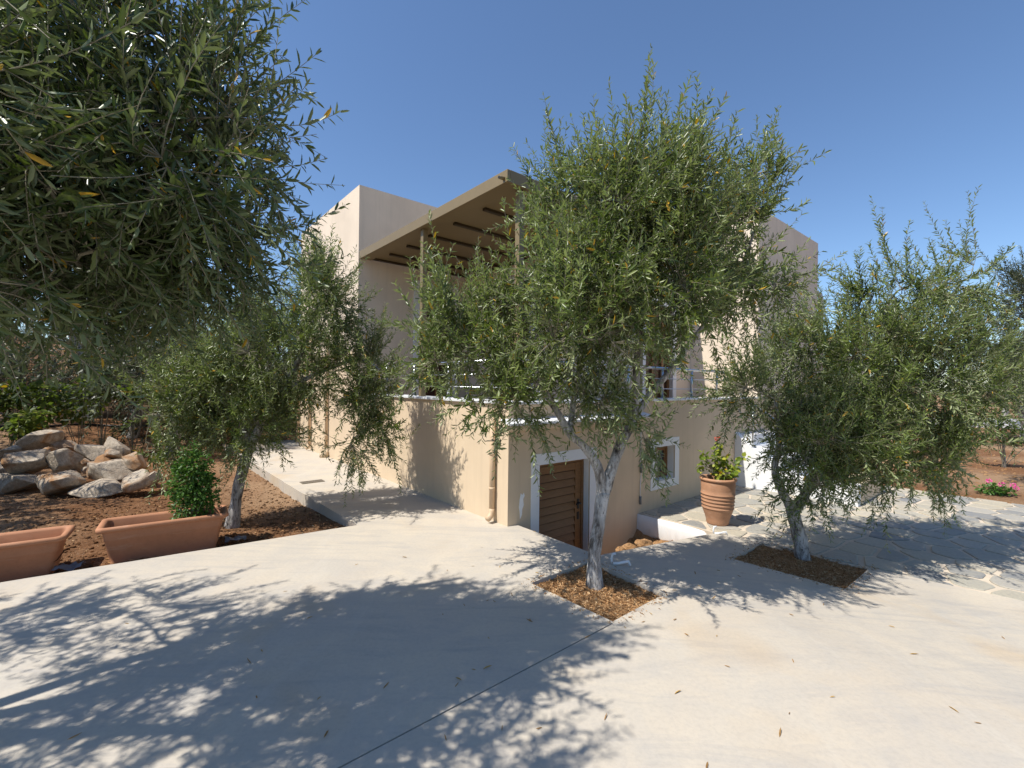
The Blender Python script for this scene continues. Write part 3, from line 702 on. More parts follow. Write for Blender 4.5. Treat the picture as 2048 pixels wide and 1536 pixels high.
    for sgn in (0, math.pi):
        ang = kk*math.pi/2 + sgn + rg.normal(size=len(kk))*.35; side = Ua*np.cos(ang)[:, None]+Va*np.sin(ang)[:, None]
        al = rg.uniform(.45, 1.05, len(kk))[:, None]
        d = unit(tan*np.cos(al)+side*np.sin(al)+rg.normal(size=(len(kk), 3))*.10)
        PP.append(pos); DD.append(d); NN.append(unit(tan-d*(tan*d).sum(1, keepdims=True)+rg.normal(size=(len(kk), 3))*.25)); LL.append(leaf*rg.uniform(.5, 1.3, len(kk))*(1-.3*np.maximum(0, tt-.75)/.25)); 
    PP, DD, NN, LL = map(np.concatenate, (PP, DD, NN, LL))
    keep = rg.uniform(size=len(PP)) < .94
    PP, DD, NN, LL = PP[keep], DD[keep], NN[keep], LL[keep]
    V, F, m = leaf_faces(PP, DD, NN, LL, LL*rg.uniform(.105, .145, len(LL)), simple=simple)
    rnd = rg.uniform(size=len(PP))
    o = link('crown', raw_mesh('crown', V-b0, F, M[mat], {'rnd': np.repeat(rnd, m)}), root)
    return root, len(PP)
def blob(x, y, d, rx, ry, dep, w=1.0):
    c = at(x, y, d); return (c, (rx*d/FPX, dep, ry*d/FPX), w)

# ------------------------------------------------------------------ olive trees
nl = {}
# centre tree, forked trunk in the square bed
b2 = at(1188, 1168, 3.74)
olive('olive_tree', 'forked olive tree with pale trunk in the square bed before the low door', b2,
      [([at(1188, 1180, 3.74), at(1190, 1120, 3.74), at(1197, 1050, 3.75), at(1207, 985, 3.77)], [.068, .053, .049, .053]),
       ([at(1207, 992, 3.77), at(1196, 940, 3.76), at(1172, 898, 3.74), at(1140, 868, 3.70), at(1112, 820, 3.66), at(1070, 760, 3.62), at(1000, 720, 3.60), at(930, 690, 3.62)], [.047, .040, .036, .032, .027, .022, .017, .011]),
       ([at(1140, 870, 3.70), at(1150, 780, 3.85), at(1170, 680, 4.0), at(1190, 560, 4.05)], [.026, .024, .018, .010]),
       ([at(1207, 992, 3.77), at(1226, 930, 3.80), at(1243, 885, 3.83), at(1266, 838, 3.88), at(1272, 770, 3.92), at(1276, 690, 3.96), at(1290, 580, 4.0), at(1300, 440, 4.0)], [.047, .042, .042, .038, .032, .027, .020, .011]),
       ([at(1268, 838, 3.88), at(1300, 790, 3.95), at(1345, 735, 4.05), at(1400, 660, 4.1), at(1470, 560, 4.1), at(1510, 460, 4.1)], [.036, .030, .027, .022, .017, .010])],
      [blob(1265, 500, 3.65, 185, 215, .85, 1.25), blob(1290, 385, 3.7, 125, 105, .6, .85), blob(1160, 640, 3.5, 170, 150, .8, 1.1), blob(1475, 480, 4.0, 90, 120, .45, .80), blob(1500, 580, 3.95, 85, 45, .34, .75),
       blob(1340, 620, 3.6, 100, 85, .6, .8), blob(900, 680, 3.7, 88, 118, .42, 1.15), blob(985, 650, 3.6, 70, 80, .38, .7), blob(1010, 790, 3.55, 100, 75, .42, .9), blob(1130, 800, 3.5, 120, 55, .40, .8), blob(980, 890, 3.5, 45, 45, .22, .5),
       blob(1285, 860, 3.7, 45, 60, .18, .35), blob(1510, 370, 4.1, 50, 75, .28, .55), blob(1120, 420, 3.95, 60, 110, .45, .6)],
      98000, 21, 'olive trees by the house', leaf=.062, spikes=.27)
# right tree by the patio
b3 = at(1605, 1116, 5.05)
olive('olive_tree', 'low spreading olive tree in the long bed at the edge of the flagstone patio', b3,
      [([at(1607, 1128, 5.05), at(1600, 1080, 5.05), at(1588, 1035, 5.05), at(1585, 1020, 5.05)], [.085, .068, .066, .07]),
       ([at(1586, 1028, 5.05), at(1566, 985, 5.05), at(1550, 940, 5.04), at(1560, 870, 5.00), at(1550, 800, 4.95)], [.052, .045, .04, .03, .015]),
       ([at(1586, 1028, 5.05), at(1612, 985, 5.07), at(1650, 930, 5.09), at(1690, 850, 5.09), at(1730, 740, 5.09), at(1780, 600, 5.09)], [.058, .052, .048, .038, .026, .012]),
       ([at(1655, 925, 5.09), at(1740, 860, 5.13), at(1830, 800, 5.18), at(1900, 720, 5.18)], [.04, .034, .026, .012])],
      [blob(1720, 740, 5.09, 190, 130, 0.95, 1.15), blob(1520, 775, 5.00, 100, 68, 0.52, .95), blob(1810, 590, 5.09, 110, 90, 0.57, .6), blob(1880, 780, 5.18, 100, 120, 0.76, 1.0), blob(1690, 890, 4.90, 150, 75, 0.76, 1.0),
       blob(1850, 910, 5.00, 90, 70, 0.52, .9), blob(1640, 960, 4.75, 85, 50, .40, .8), blob(1590, 900, 4.75, 50, 55, .30, .5), blob(1620, 850, 4.7, 80, 60, .35, .7), blob(1760, 965, 4.85, 60, 40, .35, .55), blob(1910, 560, 5.18, 60, 70, 0.38, .35), blob(1600, 690, 5.04, 75, 35, 0.38, .5)],
      90000, 33, 'olive trees by the house', leaf=.062, spikes=.5, droop=.5)
# left tree in the bed beside the walkway
bL = at(465, 1056, 5.35)
olive('olive_tree', 'leaning olive tree in the red earth bed beside the walkway', bL,
      [([at(464, 1072, 5.35), at(470, 1020, 5.35), at(482, 950, 5.38), at(500, 895, 5.42), at(530, 835, 5.5), at(570, 770, 5.6), at(610, 690, 5.7), at(640, 590, 5.8)], [.085, .068, .060, .054, .044, .035, .026, .014]),
       ([at(500, 895, 5.42), at(470, 830, 5.4), at(430, 790, 5.35), at(380, 770, 5.3)], [.036, .03, .022, .012]),
       ([at(560, 785, 5.6), at(650, 740, 5.8), at(720, 720, 5.9), at(760, 740, 5.9)], [.03, .025, .018, .01])],
      [blob(650, 600, 5.8, 65, 110, .6, .9), blob(560, 720, 5.6, 140, 100, .85, 1.1), blob(430, 770, 5.4, 110, 75, .7, 1.0), blob(740, 750, 5.9, 70, 95, .55, .9), blob(500, 850, 5.3, 110, 50, .6, .8), blob(715, 870, 5.7, 50, 75, .30, .75),
       blob(775, 840, 5.8, 40, 60, .3, .6), blob(310, 900, 5.2, 45, 55, .3, .45), blob(370, 830, 5.3, 70, 50, .5, .7)],
      78000, 45, 'olive trees by the house', leaf=.062, spikes=.25, droop=.7)
# near tree whose crown hangs in from the left
b1 = np.array([-4.0, 1.3, -.02])
olive('olive_tree', 'large near olive tree whose dark crown hangs in from the left edge', b1,
      [([(-4.0, 1.3, -.15), (-3.95, 1.32, .5), (-3.8, 1.4, 1.1), (-3.6, 1.5, 1.6)], [.16, .12, .09, .07]),
       ([(-3.6, 1.5, 1.55), (-3.0, 1.8, 2.1), (-2.3, 2.1, 2.5), (-1.6, 2.3, 2.75)], [.05, .038, .026, .012]),
       ([(-3.6, 1.5, 1.55), (-3.3, 2.0, 2.3), (-2.9, 2.4, 3.0), (-2.4, 2.6, 3.6)], [.05, .038, .026, .012]),
       ([(-3.6, 1.5, 1.55), (-3.0, 1.4, 2.1), (-2.3, 1.3, 2.4), (-1.7, 1.25, 2.5)], [.048, .036, .024, .012])],
      [((-1.95, 1.95, 2.7), (.80, .55, .75), 1.3), ((-1.58, 2.25, 2.33), (.33, .35, .36), .9), ((-1.29, 1.85, 2.60), (.24, .36, .40), .8), ((-2.5, 2.0, 3.1), (.80, .55, .60), 1.0), ((-1.75, 1.5, 2.35), (.45, .42, .40), 1.0), ((-2.35, 2.3, 2.28), (.65, .40, .38), 1.0),
       ((-1.5, 1.95, 3.0), (.34, .38, .40), .7), ((-2.0, 1.95, 2.08), (.55, .42, .24), .9), ((-2.15, 2.0, 2.55), (.60, .45, .45), 1.0), ((-1.55, 1.75, 2.45), (.35, .35, .35), .7), ((-3.2, 1.7, 2.9), (.80, .70, .80), .7), ((-1.70, 1.38, 1.95), (.25, .3, .15), .3), ((-2.5, 1.1, 2.5), (.7, .6, .6), .5), ((-1.60, 1.0, 2.55), (.36, .40, .40), .42), ((-3.2, .7, 2.5), (.8, .7, .6), .35), ((-2.4, .3, 2.6), (.6, .5, .5), .3), ((-3.3, 1.3, 2.35), (.5, .5, .4), .4), ((-3.0, 1.75, 2.25), (.5, .4, .35), .6), ((-4.2, 2.25, 2.6), (.75, .45, .55), .5), ((-5.0, 2.0, 2.7), (.7, .5, .6), .4)],
      108000, 57, 'olive trees by the house', leaf=.064, mat='leafshadeside', spikes=.3, droop=.25)
print('near trees done')
# right edge tree and grove behind
olive('olive_tree', 'dark olive tree cut by the right edge of the picture behind the patio', np.array([9.6, 7.9, -.28]),
      [([(9.6, 7.9, -.4), (9.55, 7.9, .3), (9.5, 7.9, 1.0), (9.4, 7.9, 1.8), (9.3, 7.9, 2.6)], [.16, .13, .11, .07, .03])],
      [((9.5, 7.9, 2.7), (1.2, 1.1, 1.3), 1.0), ((9.3, 8.0, 3.4), (.75, .8, .7), .7), ((9.9, 7.5, 2.0), (1.0, .9, .8), .8)], 30000, 61, 'olive trees in the grove', leaf=.062, mat='leafshade', spikes=.2)
grove = [
    (19.0, 17.0, -.3, 1.7, 'bushy olive tree of the grove beyond the red earth, right of the patio', 71),
    (15.0, 19.5, -.2, 1.6, 'olive tree of the grove just right of the tower wall', 72),
    (24.0, 21.0, -.3, 2.0, 'far olive tree of the grove by the right edge', 73),
    (11.6, 17.5, -.2, 1.5, 'olive tree of the grove showing low beside the downpipe', 74),
    (-11.5, 12.5, .7, 2.2, 'dark background olive tree at the far left behind the vines', 81),
    (-8.6, 13.5, .7, 2.2, 'dark background olive tree above the rock heap', 82),
    (-6.0, 15.5, .7, 2.1, 'dark background olive tree above the fence post', 83),
    (-14.5, 16.5, .9, 2.6, 'tall dark olive tree farthest back at the left', 84),
    (-10.0, 18.0, .9, 2.6, 'tall dark olive tree farthest back behind the fence', 85),
    (-7.9, 10.6, .45, 1.7, 'dark olive tree nearest behind the rock heap', 86),
    (-17.5, 13.5, .9, 2.4, 'dark olive tree at the left edge behind the vines, second row', 87),
    (-4.5, 20.0, .8, 2.4, 'dark olive tree far behind the walkway end', 88),
    (-21.0, 21.0, .9, 2.8, 'olive tree on the far bank at the left edge', 189),
    (-9.4, 5.5, -.1, 1.8, 'olive tree just outside the left edge shading the boulder heap', 90),
    (-12.0, 8.6, .2, 2.1, 'olive tree left of the vines outside the picture', 91),
    (-10.9, 6.9, .0, 1.7, 'olive tree outside the left edge level with the boulders', 92),
    (-14.6, 10.6, .5, 2.2, 'olive tree outside the left edge behind the vines', 93),
    (-9.6, 11.6, .6, 1.5, 'low dark olive tree behind the vines, left of the boulder heap', 94),
    (-7.6, 4.7, -.1, 1.25, 'olive tree outside the left edge shading the bare bed', 95),
    (16.8, 14.6, -.3, 1.6, 'olive tree of the grove behind the citrus sapling', 75),
    (29.0, 27.0, -.3, 2.4, 'farthest olive tree of the grove at the right', 76)]
for (x, y, z, s, lab, sd_) in grove:
    rl_ = np.array([x, y, 0])-C0; z = soil_z(rl_@RD, rl_@LD)
    g_ = np.random.RandomState(sd_); b = np.array([x, y, z-.05])
    hgt = 1.15*s
    bl = [((x+g_.uniform(-.2, .2)*s, y, z+hgt+.25*s), (s*1.0, s*.9, s*.75), 1.0)]
    for k in range(5):
        a = g_.uniform(0, 2*math.pi); bl.append(((x+math.cos(a)*s*.6, y+math.sin(a)*s*.6, z+hgt+g_.uniform(-.35, .7)*s), (s*.5, s*.5, s*.42), .7))
    if x < 0: bl += [((x+q_*s, y+.1*s, z+.62*s), (s*.75, s*.6, s*.45), .8) for q_ in (-.5, .5)]
    olive('olive_tree', lab, b, [([(x, y, z-.1), (x+.06*s, y, z+.3*s), (x-.02*s, y+.04, z+.7*s), (x+.08*s, y, z+1.2*s)], [.09*s, .07*s, .06*s, .025*s]),
                                ([(x, y, z+.6*s), (x-.25*s, y, z+1.0*s), (x-.5*s, y+.1, z+1.4*s)], [.05*s, .035*s, .015*s])],
          bl, 12500 if x < 0 else 13000, sd_, 'olive trees in the grove', leaf=.13 if x < 0 else .13, mat='leafshade' if x < 0 else 'leaf', spikes=.2, simple=True, sides=8, droop=.6)

# dark evergreen shrubs closing the view under the background trees
for k, (x, y, z, w_, h_) in enumerate([(-16.5, 14.0, .8, 1.9, 2.4), (-13.2, 13.2, .75, 1.8, 2.1), (-10.6, 13.8, .75, 1.8, 2.2), (-8.0, 14.6, .75, 1.7, 2.1), (-5.6, 13.6, .6, 1.2, 1.5), (-6.8, 12.2, .6, 1.0, 1.1)]):
    olive('evergreen_shrub', ['dense dark shrub at the far left behind the fence', 'dense dark shrub behind the leftmost vines', 'dense dark shrub behind the tall vine shoot', 'dense dark shrub behind the grey fence post', 'dense dark shrub behind the leaning olive, near the walkway end', 'low dark shrub between the fence post and the leaning olive'][k],
          np.array([x, y, z-.1]), [([(x, y, z-.15), (x+.03, y, z+.2), (x, y, z+.5*h_)], [.05, .04, .02])],
          [((x, y, z+.45*h_), (w_*.8, w_*.6, h_*.5), 1.0), ((x-.5*w_, y+.1, z+.4*h_), (w_*.55, w_*.5, h_*.42), .8), ((x+.5*w_, y-.1, z+.45*h_), (w_*.55, w_*.5, h_*.45), .8)], 14000, 130+k, 'shrubs behind the fence', leaf=.11, mat='leafshade', simple=True, sides=6, droop=.2, cat='shrub')
# ------------------------------------------------------------------ mulch in the beds
def scatter_bits(name, pts_z, n, seed, smin, smax, mat, parent):
    """pts_z(rg) -> (x,y,z) ; curled little leaf shreds"""
    rg = np.random.RandomState(seed); P = np.array([pts_z(rg) for _ in range(n)])
    D = unit(np.stack([rg.normal(size=n), rg.normal(size=n), rg.normal(size=n)*.35], 1)); N = unit(np.stack([rg.normal(size=n)*.6, rg.normal(size=n)*.6, np.ones(n)], 1))
    L_ = rg.uniform(smin, smax, n); V, F, m = leaf_faces(P, D, N, L_, L_*rg.uniform(.07, .17, n), .6, .4)
    return link(name, raw_mesh(name, V, F, mat, {'rnd': np.repeat(rg.uniform(size=n), m)}), parent)
def bed(name, label, poly, zf, n, seed):
    xs = [p[0] for p in poly]; ys = [p[1] for p in poly]; step = .035
    r_ = np.arange(min(xs)-.03, max(xs)+.06, step); l_ = np.arange(min(ys)-.03, max(ys)+.06, step); V = []
    def hz(r, l):
        q = Vector((r*4, l*4, seed)); return zf(r, l) - .035 + .022*noise.noise(q)+.014*noise.noise(q*3)+.008*noise.noise(q*8)
    for l in l_:
        for r in r_: V.append(W(r, l, hz(r, l)))
    k = len(r_)
    o = link(name, raw_mesh(name, V, [(j*k+i, j*k+i+1, (j+1)*k+i+1, (j+1)*k+i) for j in range(len(l_)-1) for i in range(k-1)], M['pitsoil'], smoothed=True))
    tag(o, label, 'flower bed', kind='structure')
    def pz(rg):
        while True:
            r, l = rg.uniform(min(xs), max(xs)), rg.uniform(min(ys), max(ys))
            if in_poly((r, l), poly): return W(r, l, hz(r, l)+rg.uniform(.002, .014))
    pz0 = pz; cen = np.mean(np.array(poly), 0)
    def pz(rg):
        if rg.uniform() > .06: return pz0(rg)
        i = rg.randint(len(poly)); a, b = np.array(poly[i]), np.array(poly[(i+1) % len(poly)]); p = a+(b-a)*rg.uniform(); o_ = (p-cen)/np.linalg.norm(p-cen); p = p+o_*abs(rg.normal())*.05
        return W(p[0], p[1], (drive_z(p[0], p[1]) if p[0] < 2.5 else PATIO)+.006)
    m = scatter_bits('mulch', pz, n, seed, .008, .030, M['mulch'], o); m['kind'] = 'stuff'
bed('tree_bed', 'square mulched bed cut into the concrete round the forked olive', pit2, drive_z, 5200, 3)
bed('tree_bed', 'long mulched bed of the olive at the patio edge', [A3, B3, C3, D3], lambda r, l: drive_z(r, l)+.012, 6000, 4)
def soil_at(r, l):
    q = Vector((r*1.1, l*1.1, 3)); return soil_z(r, l) + .035*noise.noise(q)+.022*noise.noise(q*3.3)+.012*noise.noise(q*8)
def left_bed(rg):
    while True:
        r, l = rg.uniform(-6.5, -1.35), rg.uniform(1.1, 6.5)
        if l > 1.2-(r+1.3)*.0963 and rg.uniform() < 1.15-l/7: return W(r, l, soil_at(r, l)+rg.uniform(.0, .01))
m = scatter_bits('soil_litter', left_bed, 5200, 9, .012, .045, M['mulch'], None); tag(m, 'dry leaf litter scattered over the red earth bed', 'litter', kind='stuff')
# clods of earth and pebbles
def clods(name, label, sampler, n, seed, smin, smax, mat):
    rg = np.random.RandomState(seed); ico = bmesh.new(); bmesh.ops.create_icosphere(ico, subdivisions=1, radius=1); iv = np.array([v.co for v in ico.verts]); fi = np.array([[v.index for v in f.verts] for f in ico.faces]); ico.free()
    V, F = [], []
    for k in range(n):
        s = rg.uniform(smin, smax)*(rg.uniform()**1.5+.4); p = sampler(rg); v = iv*(1+rg.uniform(-.3, .3, (len(iv), 1)))*np.array([s*rg.uniform(.8, 1.4), s*rg.uniform(.8, 1.4), s*.7]); F.append(fi+len(iv)*k); V.append(v+p)
    o = link(name, raw_mesh(name, np.concatenate(V), np.concatenate(F), mat)); tag(o, label, 'soil', kind='stuff'); return o
clods('earth_clods', 'small clods and pebbles on the red earth bed', left_bed, 3800, 12, .006, .024, M['soil'])
def right_soil(rg):
    r, l = rg.uniform(8.7, 16), rg.uniform(-7, 3); return W(r, l, soil_at(r, l))
clods('earth_clods', 'small clods on the red earth beyond the patio', right_soil, 2200, 13, .01, .035, M['pitsoil'])

# ------------------------------------------------------------------ rocks
rocks = [(79, 884, 7.7, 66, 30, 28, 'pointed tilted boulder on top of the heap with a rusty side', 1), (19, 910, 7.6, 46, 34, 5, 'speckled boulder at the left of the heap, second row', 2), (62, 926, 7.1, 84, 54, 8, 'big flat faced pale boulder left of the orange one', 3),
         (104, 908, 7.5, 28, 24, 0, 'small brown rock wedged behind the big flat faced boulder', 4), (123, 895, 7.8, 52, 22, -6, 'low pale rock lying behind the orange boulder', 5), (131, 924, 7.2, 56, 52, -20, 'rounded orange stained boulder in the middle of the heap', 6),
         (185, 903, 7.5, 54, 40, 10, 'grey rounded boulder right of the orange one', 7), (231, 892, 7.6, 44, 26, -35, 'whitish boulder leaning at the upper right of the heap', 8), (203, 919, 7.2, 34, 20, 8, 'small flat rock beneath the grey rounded boulder', 9), (171, 925, 7.1, 17, 14, 0, 'tiny rock between the orange and the long pale boulder', 10),
         (226, 911, 7.3, 34, 22, 15, 'dark edged rock under the whitish leaning boulder', 11), (208, 942, 7.05, 90, 40, 3, 'long pale boulder behind the olive twigs', 12), (44, 963, 6.9, 80, 44, -6, 'wide boulder at the lower left of the heap', 13), (8, 938, 7.2, 40, 30, 0, 'grey boulder cut by the left edge of the picture', 14),
         (117, 968, 6.7, 98, 46, 14, 'long sunlit boulder at the front of the heap', 15), (200, 976, 6.7, 82, 30, 5, 'low wedge shaped boulder at the front right', 16), (268, 962, 6.8, 60, 38, -8, 'boulder half hidden by olive twigs at the right front', 17), (266, 922, 7.2, 46, 34, 0, 'boulder behind the twigs, right end of the upper row', 18),
         (303, 957, 6.9, 50, 32, 4, 'last low boulder of the heap, nearest the herb planter', 19), (0, 976, 6.8, 22, 22, 0, 'small dark rock at the lower left corner of the heap', 20)]
for (x, y, d, w, h, rot, lab, sd_) in rocks:
    rg = np.random.RandomState(sd_*7+1); sx, sz = w*d/FPX/2*1.32, h*d/FPX/2*1.36; sy = (sx+sz)/2*rg.uniform(.85, 1.1)
    bm = bmesh.new(); bmesh.ops.create_icosphere(bm, subdivisions=4, radius=1)
    planes = [unit(rg.normal(size=3)) for _ in range(13)]; dist = rg.uniform(.42, .80, 13)
    for v in bm.verts:
        q = np.array(v.co)
        for pn, pd in zip(planes, dist):
            e = q@pn-pd
            if e > 0: q = q-pn*e*.99
        qv = Vector(q); s = 1+.07*noise.noise(qv*2.2+Vector((sd_*3, 0, 0)))+.035*noise.noise(qv*6+Vector((0, sd_*3, 0)))+.018*noise.noise(qv*15)
        v.co = qv*s
    bmesh.ops.scale(bm, vec=(sx, sy, sz), verts=bm.verts); bmesh.ops.rotate(bm, matrix=Matrix.Rotation(R(-rot), 3, 'Y'), verts=bm.verts)
    me = bpy.data.meshes.new('boulder'); bm.to_mesh(me); bm.free(); me.materials.append(M['rock']); me.polygons.foreach_set('use_smooth', [True]*len(me.polygons))
    o = link('boulder', me, loc=tuple(at(x, y, d))); tag(o, lab, 'boulder', 'heap of limestone boulders')

rg = np.random.RandomState(19)
for k in range(16):                                     # rubble between the boulders
    x, y = rg.uniform(0, 315), rg.uniform(905, 985); d = 7.6-(y-905)/80*.8; s_ = rg.uniform(.035, .085)
    bm = bmesh.new(); bmesh.ops.create_icosphere(bm, subdivisions=3, radius=1); planes = [unit(rg.normal(size=3)) for _ in range(8)]; dist = rg.uniform(.45, .8, 8)
    for v in bm.verts:
        q = np.array(v.co)
        for pn, pd in zip(planes, dist):
            e = q@pn-pd
            if e > 0: q = q-pn*e
        v.co = Vector(q)*(s_*(1+.08*noise.noise(Vector(q)*3)))
    me = bpy.data.meshes.new('rubble_stone'); bm.to_mesh(me); bm.free(); me.materials.append(M['rock'])
    o = link('rubble_stone', me, loc=tuple(at(x, y, d))); tag(o, 'small rubble stone lodged among the limestone boulders', 'stone', 'rubble among the boulders')

# ------------------------------------------------------------------ planters and potted plants
EA = math.atan2(*(lambda a, b: ((b-a)[1], (b-a)[0]))(W(-4.04, 1.335), W(-1.30, 1.07)))
e_ = np.array([math.cos(EA), math.sin(EA), 0]); n_ = np.array([-math.sin(EA), math.cos(EA), 0])
def rrect(hx, hy, rad, k=5):
    out = []
    for cx, cy, a0 in ((hx-rad, hy-rad, 0), (-hx+rad, hy-rad, 90), (-hx+rad, -hy+rad, 180), (hx-rad, -hy+rad, 270)):
        out += [(cx+rad*math.cos(R(a0+90*i/k)), cy+rad*math.sin(R(a0+90*i/k))) for i in range(k+1)]
    return out
def planter(loc, label, soil_level):
    root = empty('trough_planter', tuple(loc), EA); tag(root, label, 'planter', 'terracotta trough planters')
    def loft(rings):
        mb = MB(); V = []; F = []; k = len(rings[0][0])
        for ring, z in rings: V += [(x, y, z) for x, y in ring]
        for j in range(len(rings)-1): F += [(j*k+i, j*k+(i+1) % k, (j+1)*k+(i+1) % k, (j+1)*k+i) for i in range(k)]
        mb.add(V, F); return mb
    H = .37
    body = loft([(rrect(.38, .13, .02), .0), (rrect(.405, .145, .03), .0), (rrect(.41, .150, .03), .02), (rrect(.405, .146, .03), .032), (rrect(.425, .155, .04), .09), (rrect(.452, .168, .045), .235), (rrect(.458, .172, .045), .243), (rrect(.456, .171, .045), .252), (rrect(.472, .178, .045), .335)])
    body.add([(x, y, .001) for x, y in rrect(.405, .145, .03)], [tuple(range(24))]); body.build('body', M['trough'], root, True)
    loft([(rrect(.472, .178, .045), .325), (rrect(.505, .205, .055), .328), (rrect(.512, .212, .06), .336), (rrect(.512, .212, .06), .355), (rrect(.505, .206, .055), .368), (rrect(.49, .192, .05), .372), (rrect(.470, .172, .04), .368), (rrect(.455, .160, .035), .35), (rrect(.435, .148, .03), .16), (rrect(.41, .135, .03), .03)]).build('rim', M['trough'], root, True)
    s_ = MB(); s_.add([(x, y, soil_level) for x, y in rrect(.447, .155, .03)], [tuple(range(24))]); s_.build('potting_soil', M['soil'], root)
    return root
pl2 = (W(-4.04, 1.335) + e_*1.02 + n_*.46); pl2[2] = -.115
planter(pl2, 'terracotta trough planter holding a green herb beside the olive trunk', .20)
pl1 = pl2 - e_*1.20 - n_*.03; pl1[2] = -.13
planter(pl1, 'empty terracotta trough planter cut by the left edge', .15)
for (pp_, lab) in ((pl2-e_*.68-n_*.17, 'crumpled grey plastic sheet on the soil between the two planters'), (pl2+e_*.58-n_*.12, 'grey plastic scrap beside the right end of the herb planter')):
    V = []; k = 12
    for j in range(k):
        for i in range(k):
            x, y = (i/(k-1)-.5)*.2, (j/(k-1)-.5)*.13; V.append((x*math.cos(.6)-y*math.sin(.6), x*.5+y, .035+.05*noise.noise(Vector((x*14, y*14, pp_[0])))+.02*noise.noise(Vector((x*40, y*40, 2)))))
    o = link('plastic_scrap', raw_mesh('plastic_scrap', V, [(j*k+i, j*k+i+1, (j+1)*k+i+1, (j+1)*k+i) for j in range(k-1) for i in range(k-1)], mat_plain('grey_sheet', (.16, .16, .17), .5, .4)), loc=(pp_[0], pp_[1], -.08)); tag(o, lab, 'litter', 'plastic scraps by the planters')

def bush(name, label, base, blobs, n, leaf, mat, seed, width=.3, stems=6, cat='plant', droop=.0, twigr=.004, group=None):
    rg = np.random.RandomState(seed); root = empty(name, tuple(base)); tag(root, label, cat, group); b0 = np.array(base, float)
    w = np.array([np.prod(b[1])**.8 for b in blobs]); w = w/w.sum(); wh = rg.choice(len(blobs), n, p=w)
    c = np.array([b[0] for b in blobs])[wh]; rd_ = np.array([b[1] for b in blobs])[wh]; u = unit(rg.normal(size=(n, 3)))
    P = c+u*rd_*(rg.uniform(size=(n, 1))**.45)
    D = unit(u+rg.normal(size=(n, 3))*.6+np.array([0, 0, -.1-droop])); N = unit(np.array([0, 0, 1.0])+rg.normal(size=(n, 3))*.5+u*.3)
    L_ = leaf*rg.uniform(.6, 1.25, n); V, F, m = leaf_faces(P, D, N, L_, L_*width*rg.uniform(.8, 1.15, n), .2, .15)
    link('leaves', raw_mesh('leaves', V-b0, F, M[mat], {'rnd': np.repeat(rg.uniform(size=n), m)}), root)
    T = []
    for k in range(stems):
        tgt = P[rg.randint(n)]; q = b0+np.array([rg.uniform(-.03, .03), rg.uniform(-.03, .03), 0]); T.append(bez(q, (q+tgt)/2+np.array([rg.uniform(-.05, .05), 0, .08]), tgt, np.linspace(0, 1, 6))-b0)
    V, F = strands(np.array(T), np.full(stems, twigr), np.full(stems, twigr*.4), 5); link('stems', raw_mesh('stems', V, F, M['twig'], smoothed=True), root)
    return root
hb_ = pl2 + e_*.20; hz = pl2[2]+.20
bush('herb_shrub', 'dense bright green herb shrub growing in the right trough planter', (hb_[0], hb_[1], hz),
     [((hb_[0], hb_[1], hz+.22), (.19, .16, .24), 1), ((hb_[0]-.02, hb_[1], hz+.48), (.20, .16, .22), 1), ((hb_[0]+.04, hb_[1], hz+.64), (.14, .13, .16), 1), ((hb_[0]+.10, hb_[1], hz+.40), (.16, .14, .18), 1), ((hb_[0]-.10, hb_[1], hz+.62), (.08, .08, .12), 1), ((hb_[0]+.16, hb_[1], hz+.58), (.06, .06, .14), 1), ((hb_[0]-.19, hb_[1], hz+.40), (.06, .07, .12), 1), ((hb_[0]+.02, hb_[1], hz+.80), (.05, .05, .10), 1), ((hb_[0]-.05, hb_[1]-.05, hz+.76), (.04, .04, .10), 1), ((hb_[0]+.22, hb_[1], hz+.28), (.05, .06, .09), 1)], 3900, .036, 'herb', 5, .34, 18)

# tall Cretan style pot
pot_p = at(1435, 1045, 6.27); pot_p[2] = PATIO+.004
pot = empty('terracotta_pot', tuple(pot_p)); pot.scale = (.82, .82, .90); tag(pot, 'tall ribbed terracotta pot on the flagstones before the small window', 'pot')
prof = [(.0, .0), (.165, .0), (.176, .02), (.180, .06), (.198, .12), (.236, .215)]
for k in range(5):
    z0 = .235+k*.052; r0 = .240+k*.0045
    prof += [(r0, z0), (r0+.006, z0+.006), (r0+.013, z0+.014), (r0+.010, z0+.022), (r0+.004, z0+.030)]
prof += [(.264, .53), (.268, .62), (.262, .66)]
MB().lathe(prof, 56).build('body', M['terra'], pot, True)
MB().lathe([(.255, .652), (.275, .655), (.288, .668), (.290, .684), (.282, .698), (.262, .702), (.240, .696), (.228, .68), (.225, .60)], 56).build('rim', M['terra'], pot, True)
MB().lathe([(0, .63), (.12, .635), (.236, .625)], 32).build('potting_soil', M['soil'], pot, True)
gx, gy, gz = pot_p[0], pot_p[1], pot_p[2]+.58
ger = bush('geranium', 'yellow green potted geranium with one red flower head', (gx, gy, gz),
     [((gx+.05, gy-.05, gz+.12), (.17, .15, .10), 1), ((gx-.0, gy, gz+.30), (.11, .10, .16), 1), ((gx-.20, gy, gz+.24), (.07, .07, .17), 1), ((gx+.16, gy, gz+.22), (.13, .1, .13), 1), ((gx+.0, gy, gz+.43), (.06, .06, .10), 1), ((gx+.34, gy, gz+.33), (.07, .05, .05), 1)], 300, .066, 'ger', 6, .48, 22, twigr=.005)
def flower(parent, off, rad, mat, n, seed):
    rg = np.random.RandomState(seed); u = unit(rg.normal(size=(n, 3))); V, F, m = leaf_faces(u*rad*.55+np.array(off), unit(u+rg.normal(size=(n, 3))*.4), unit(rg.normal(size=(n, 3))), np.full(n, rad*.7), np.full(n, rad*.25))
    return link('flower', raw_mesh('flower', V, F, mat), parent)
flower(ger, (-.02, 0, .585), .038, M['red'], 34, 3)
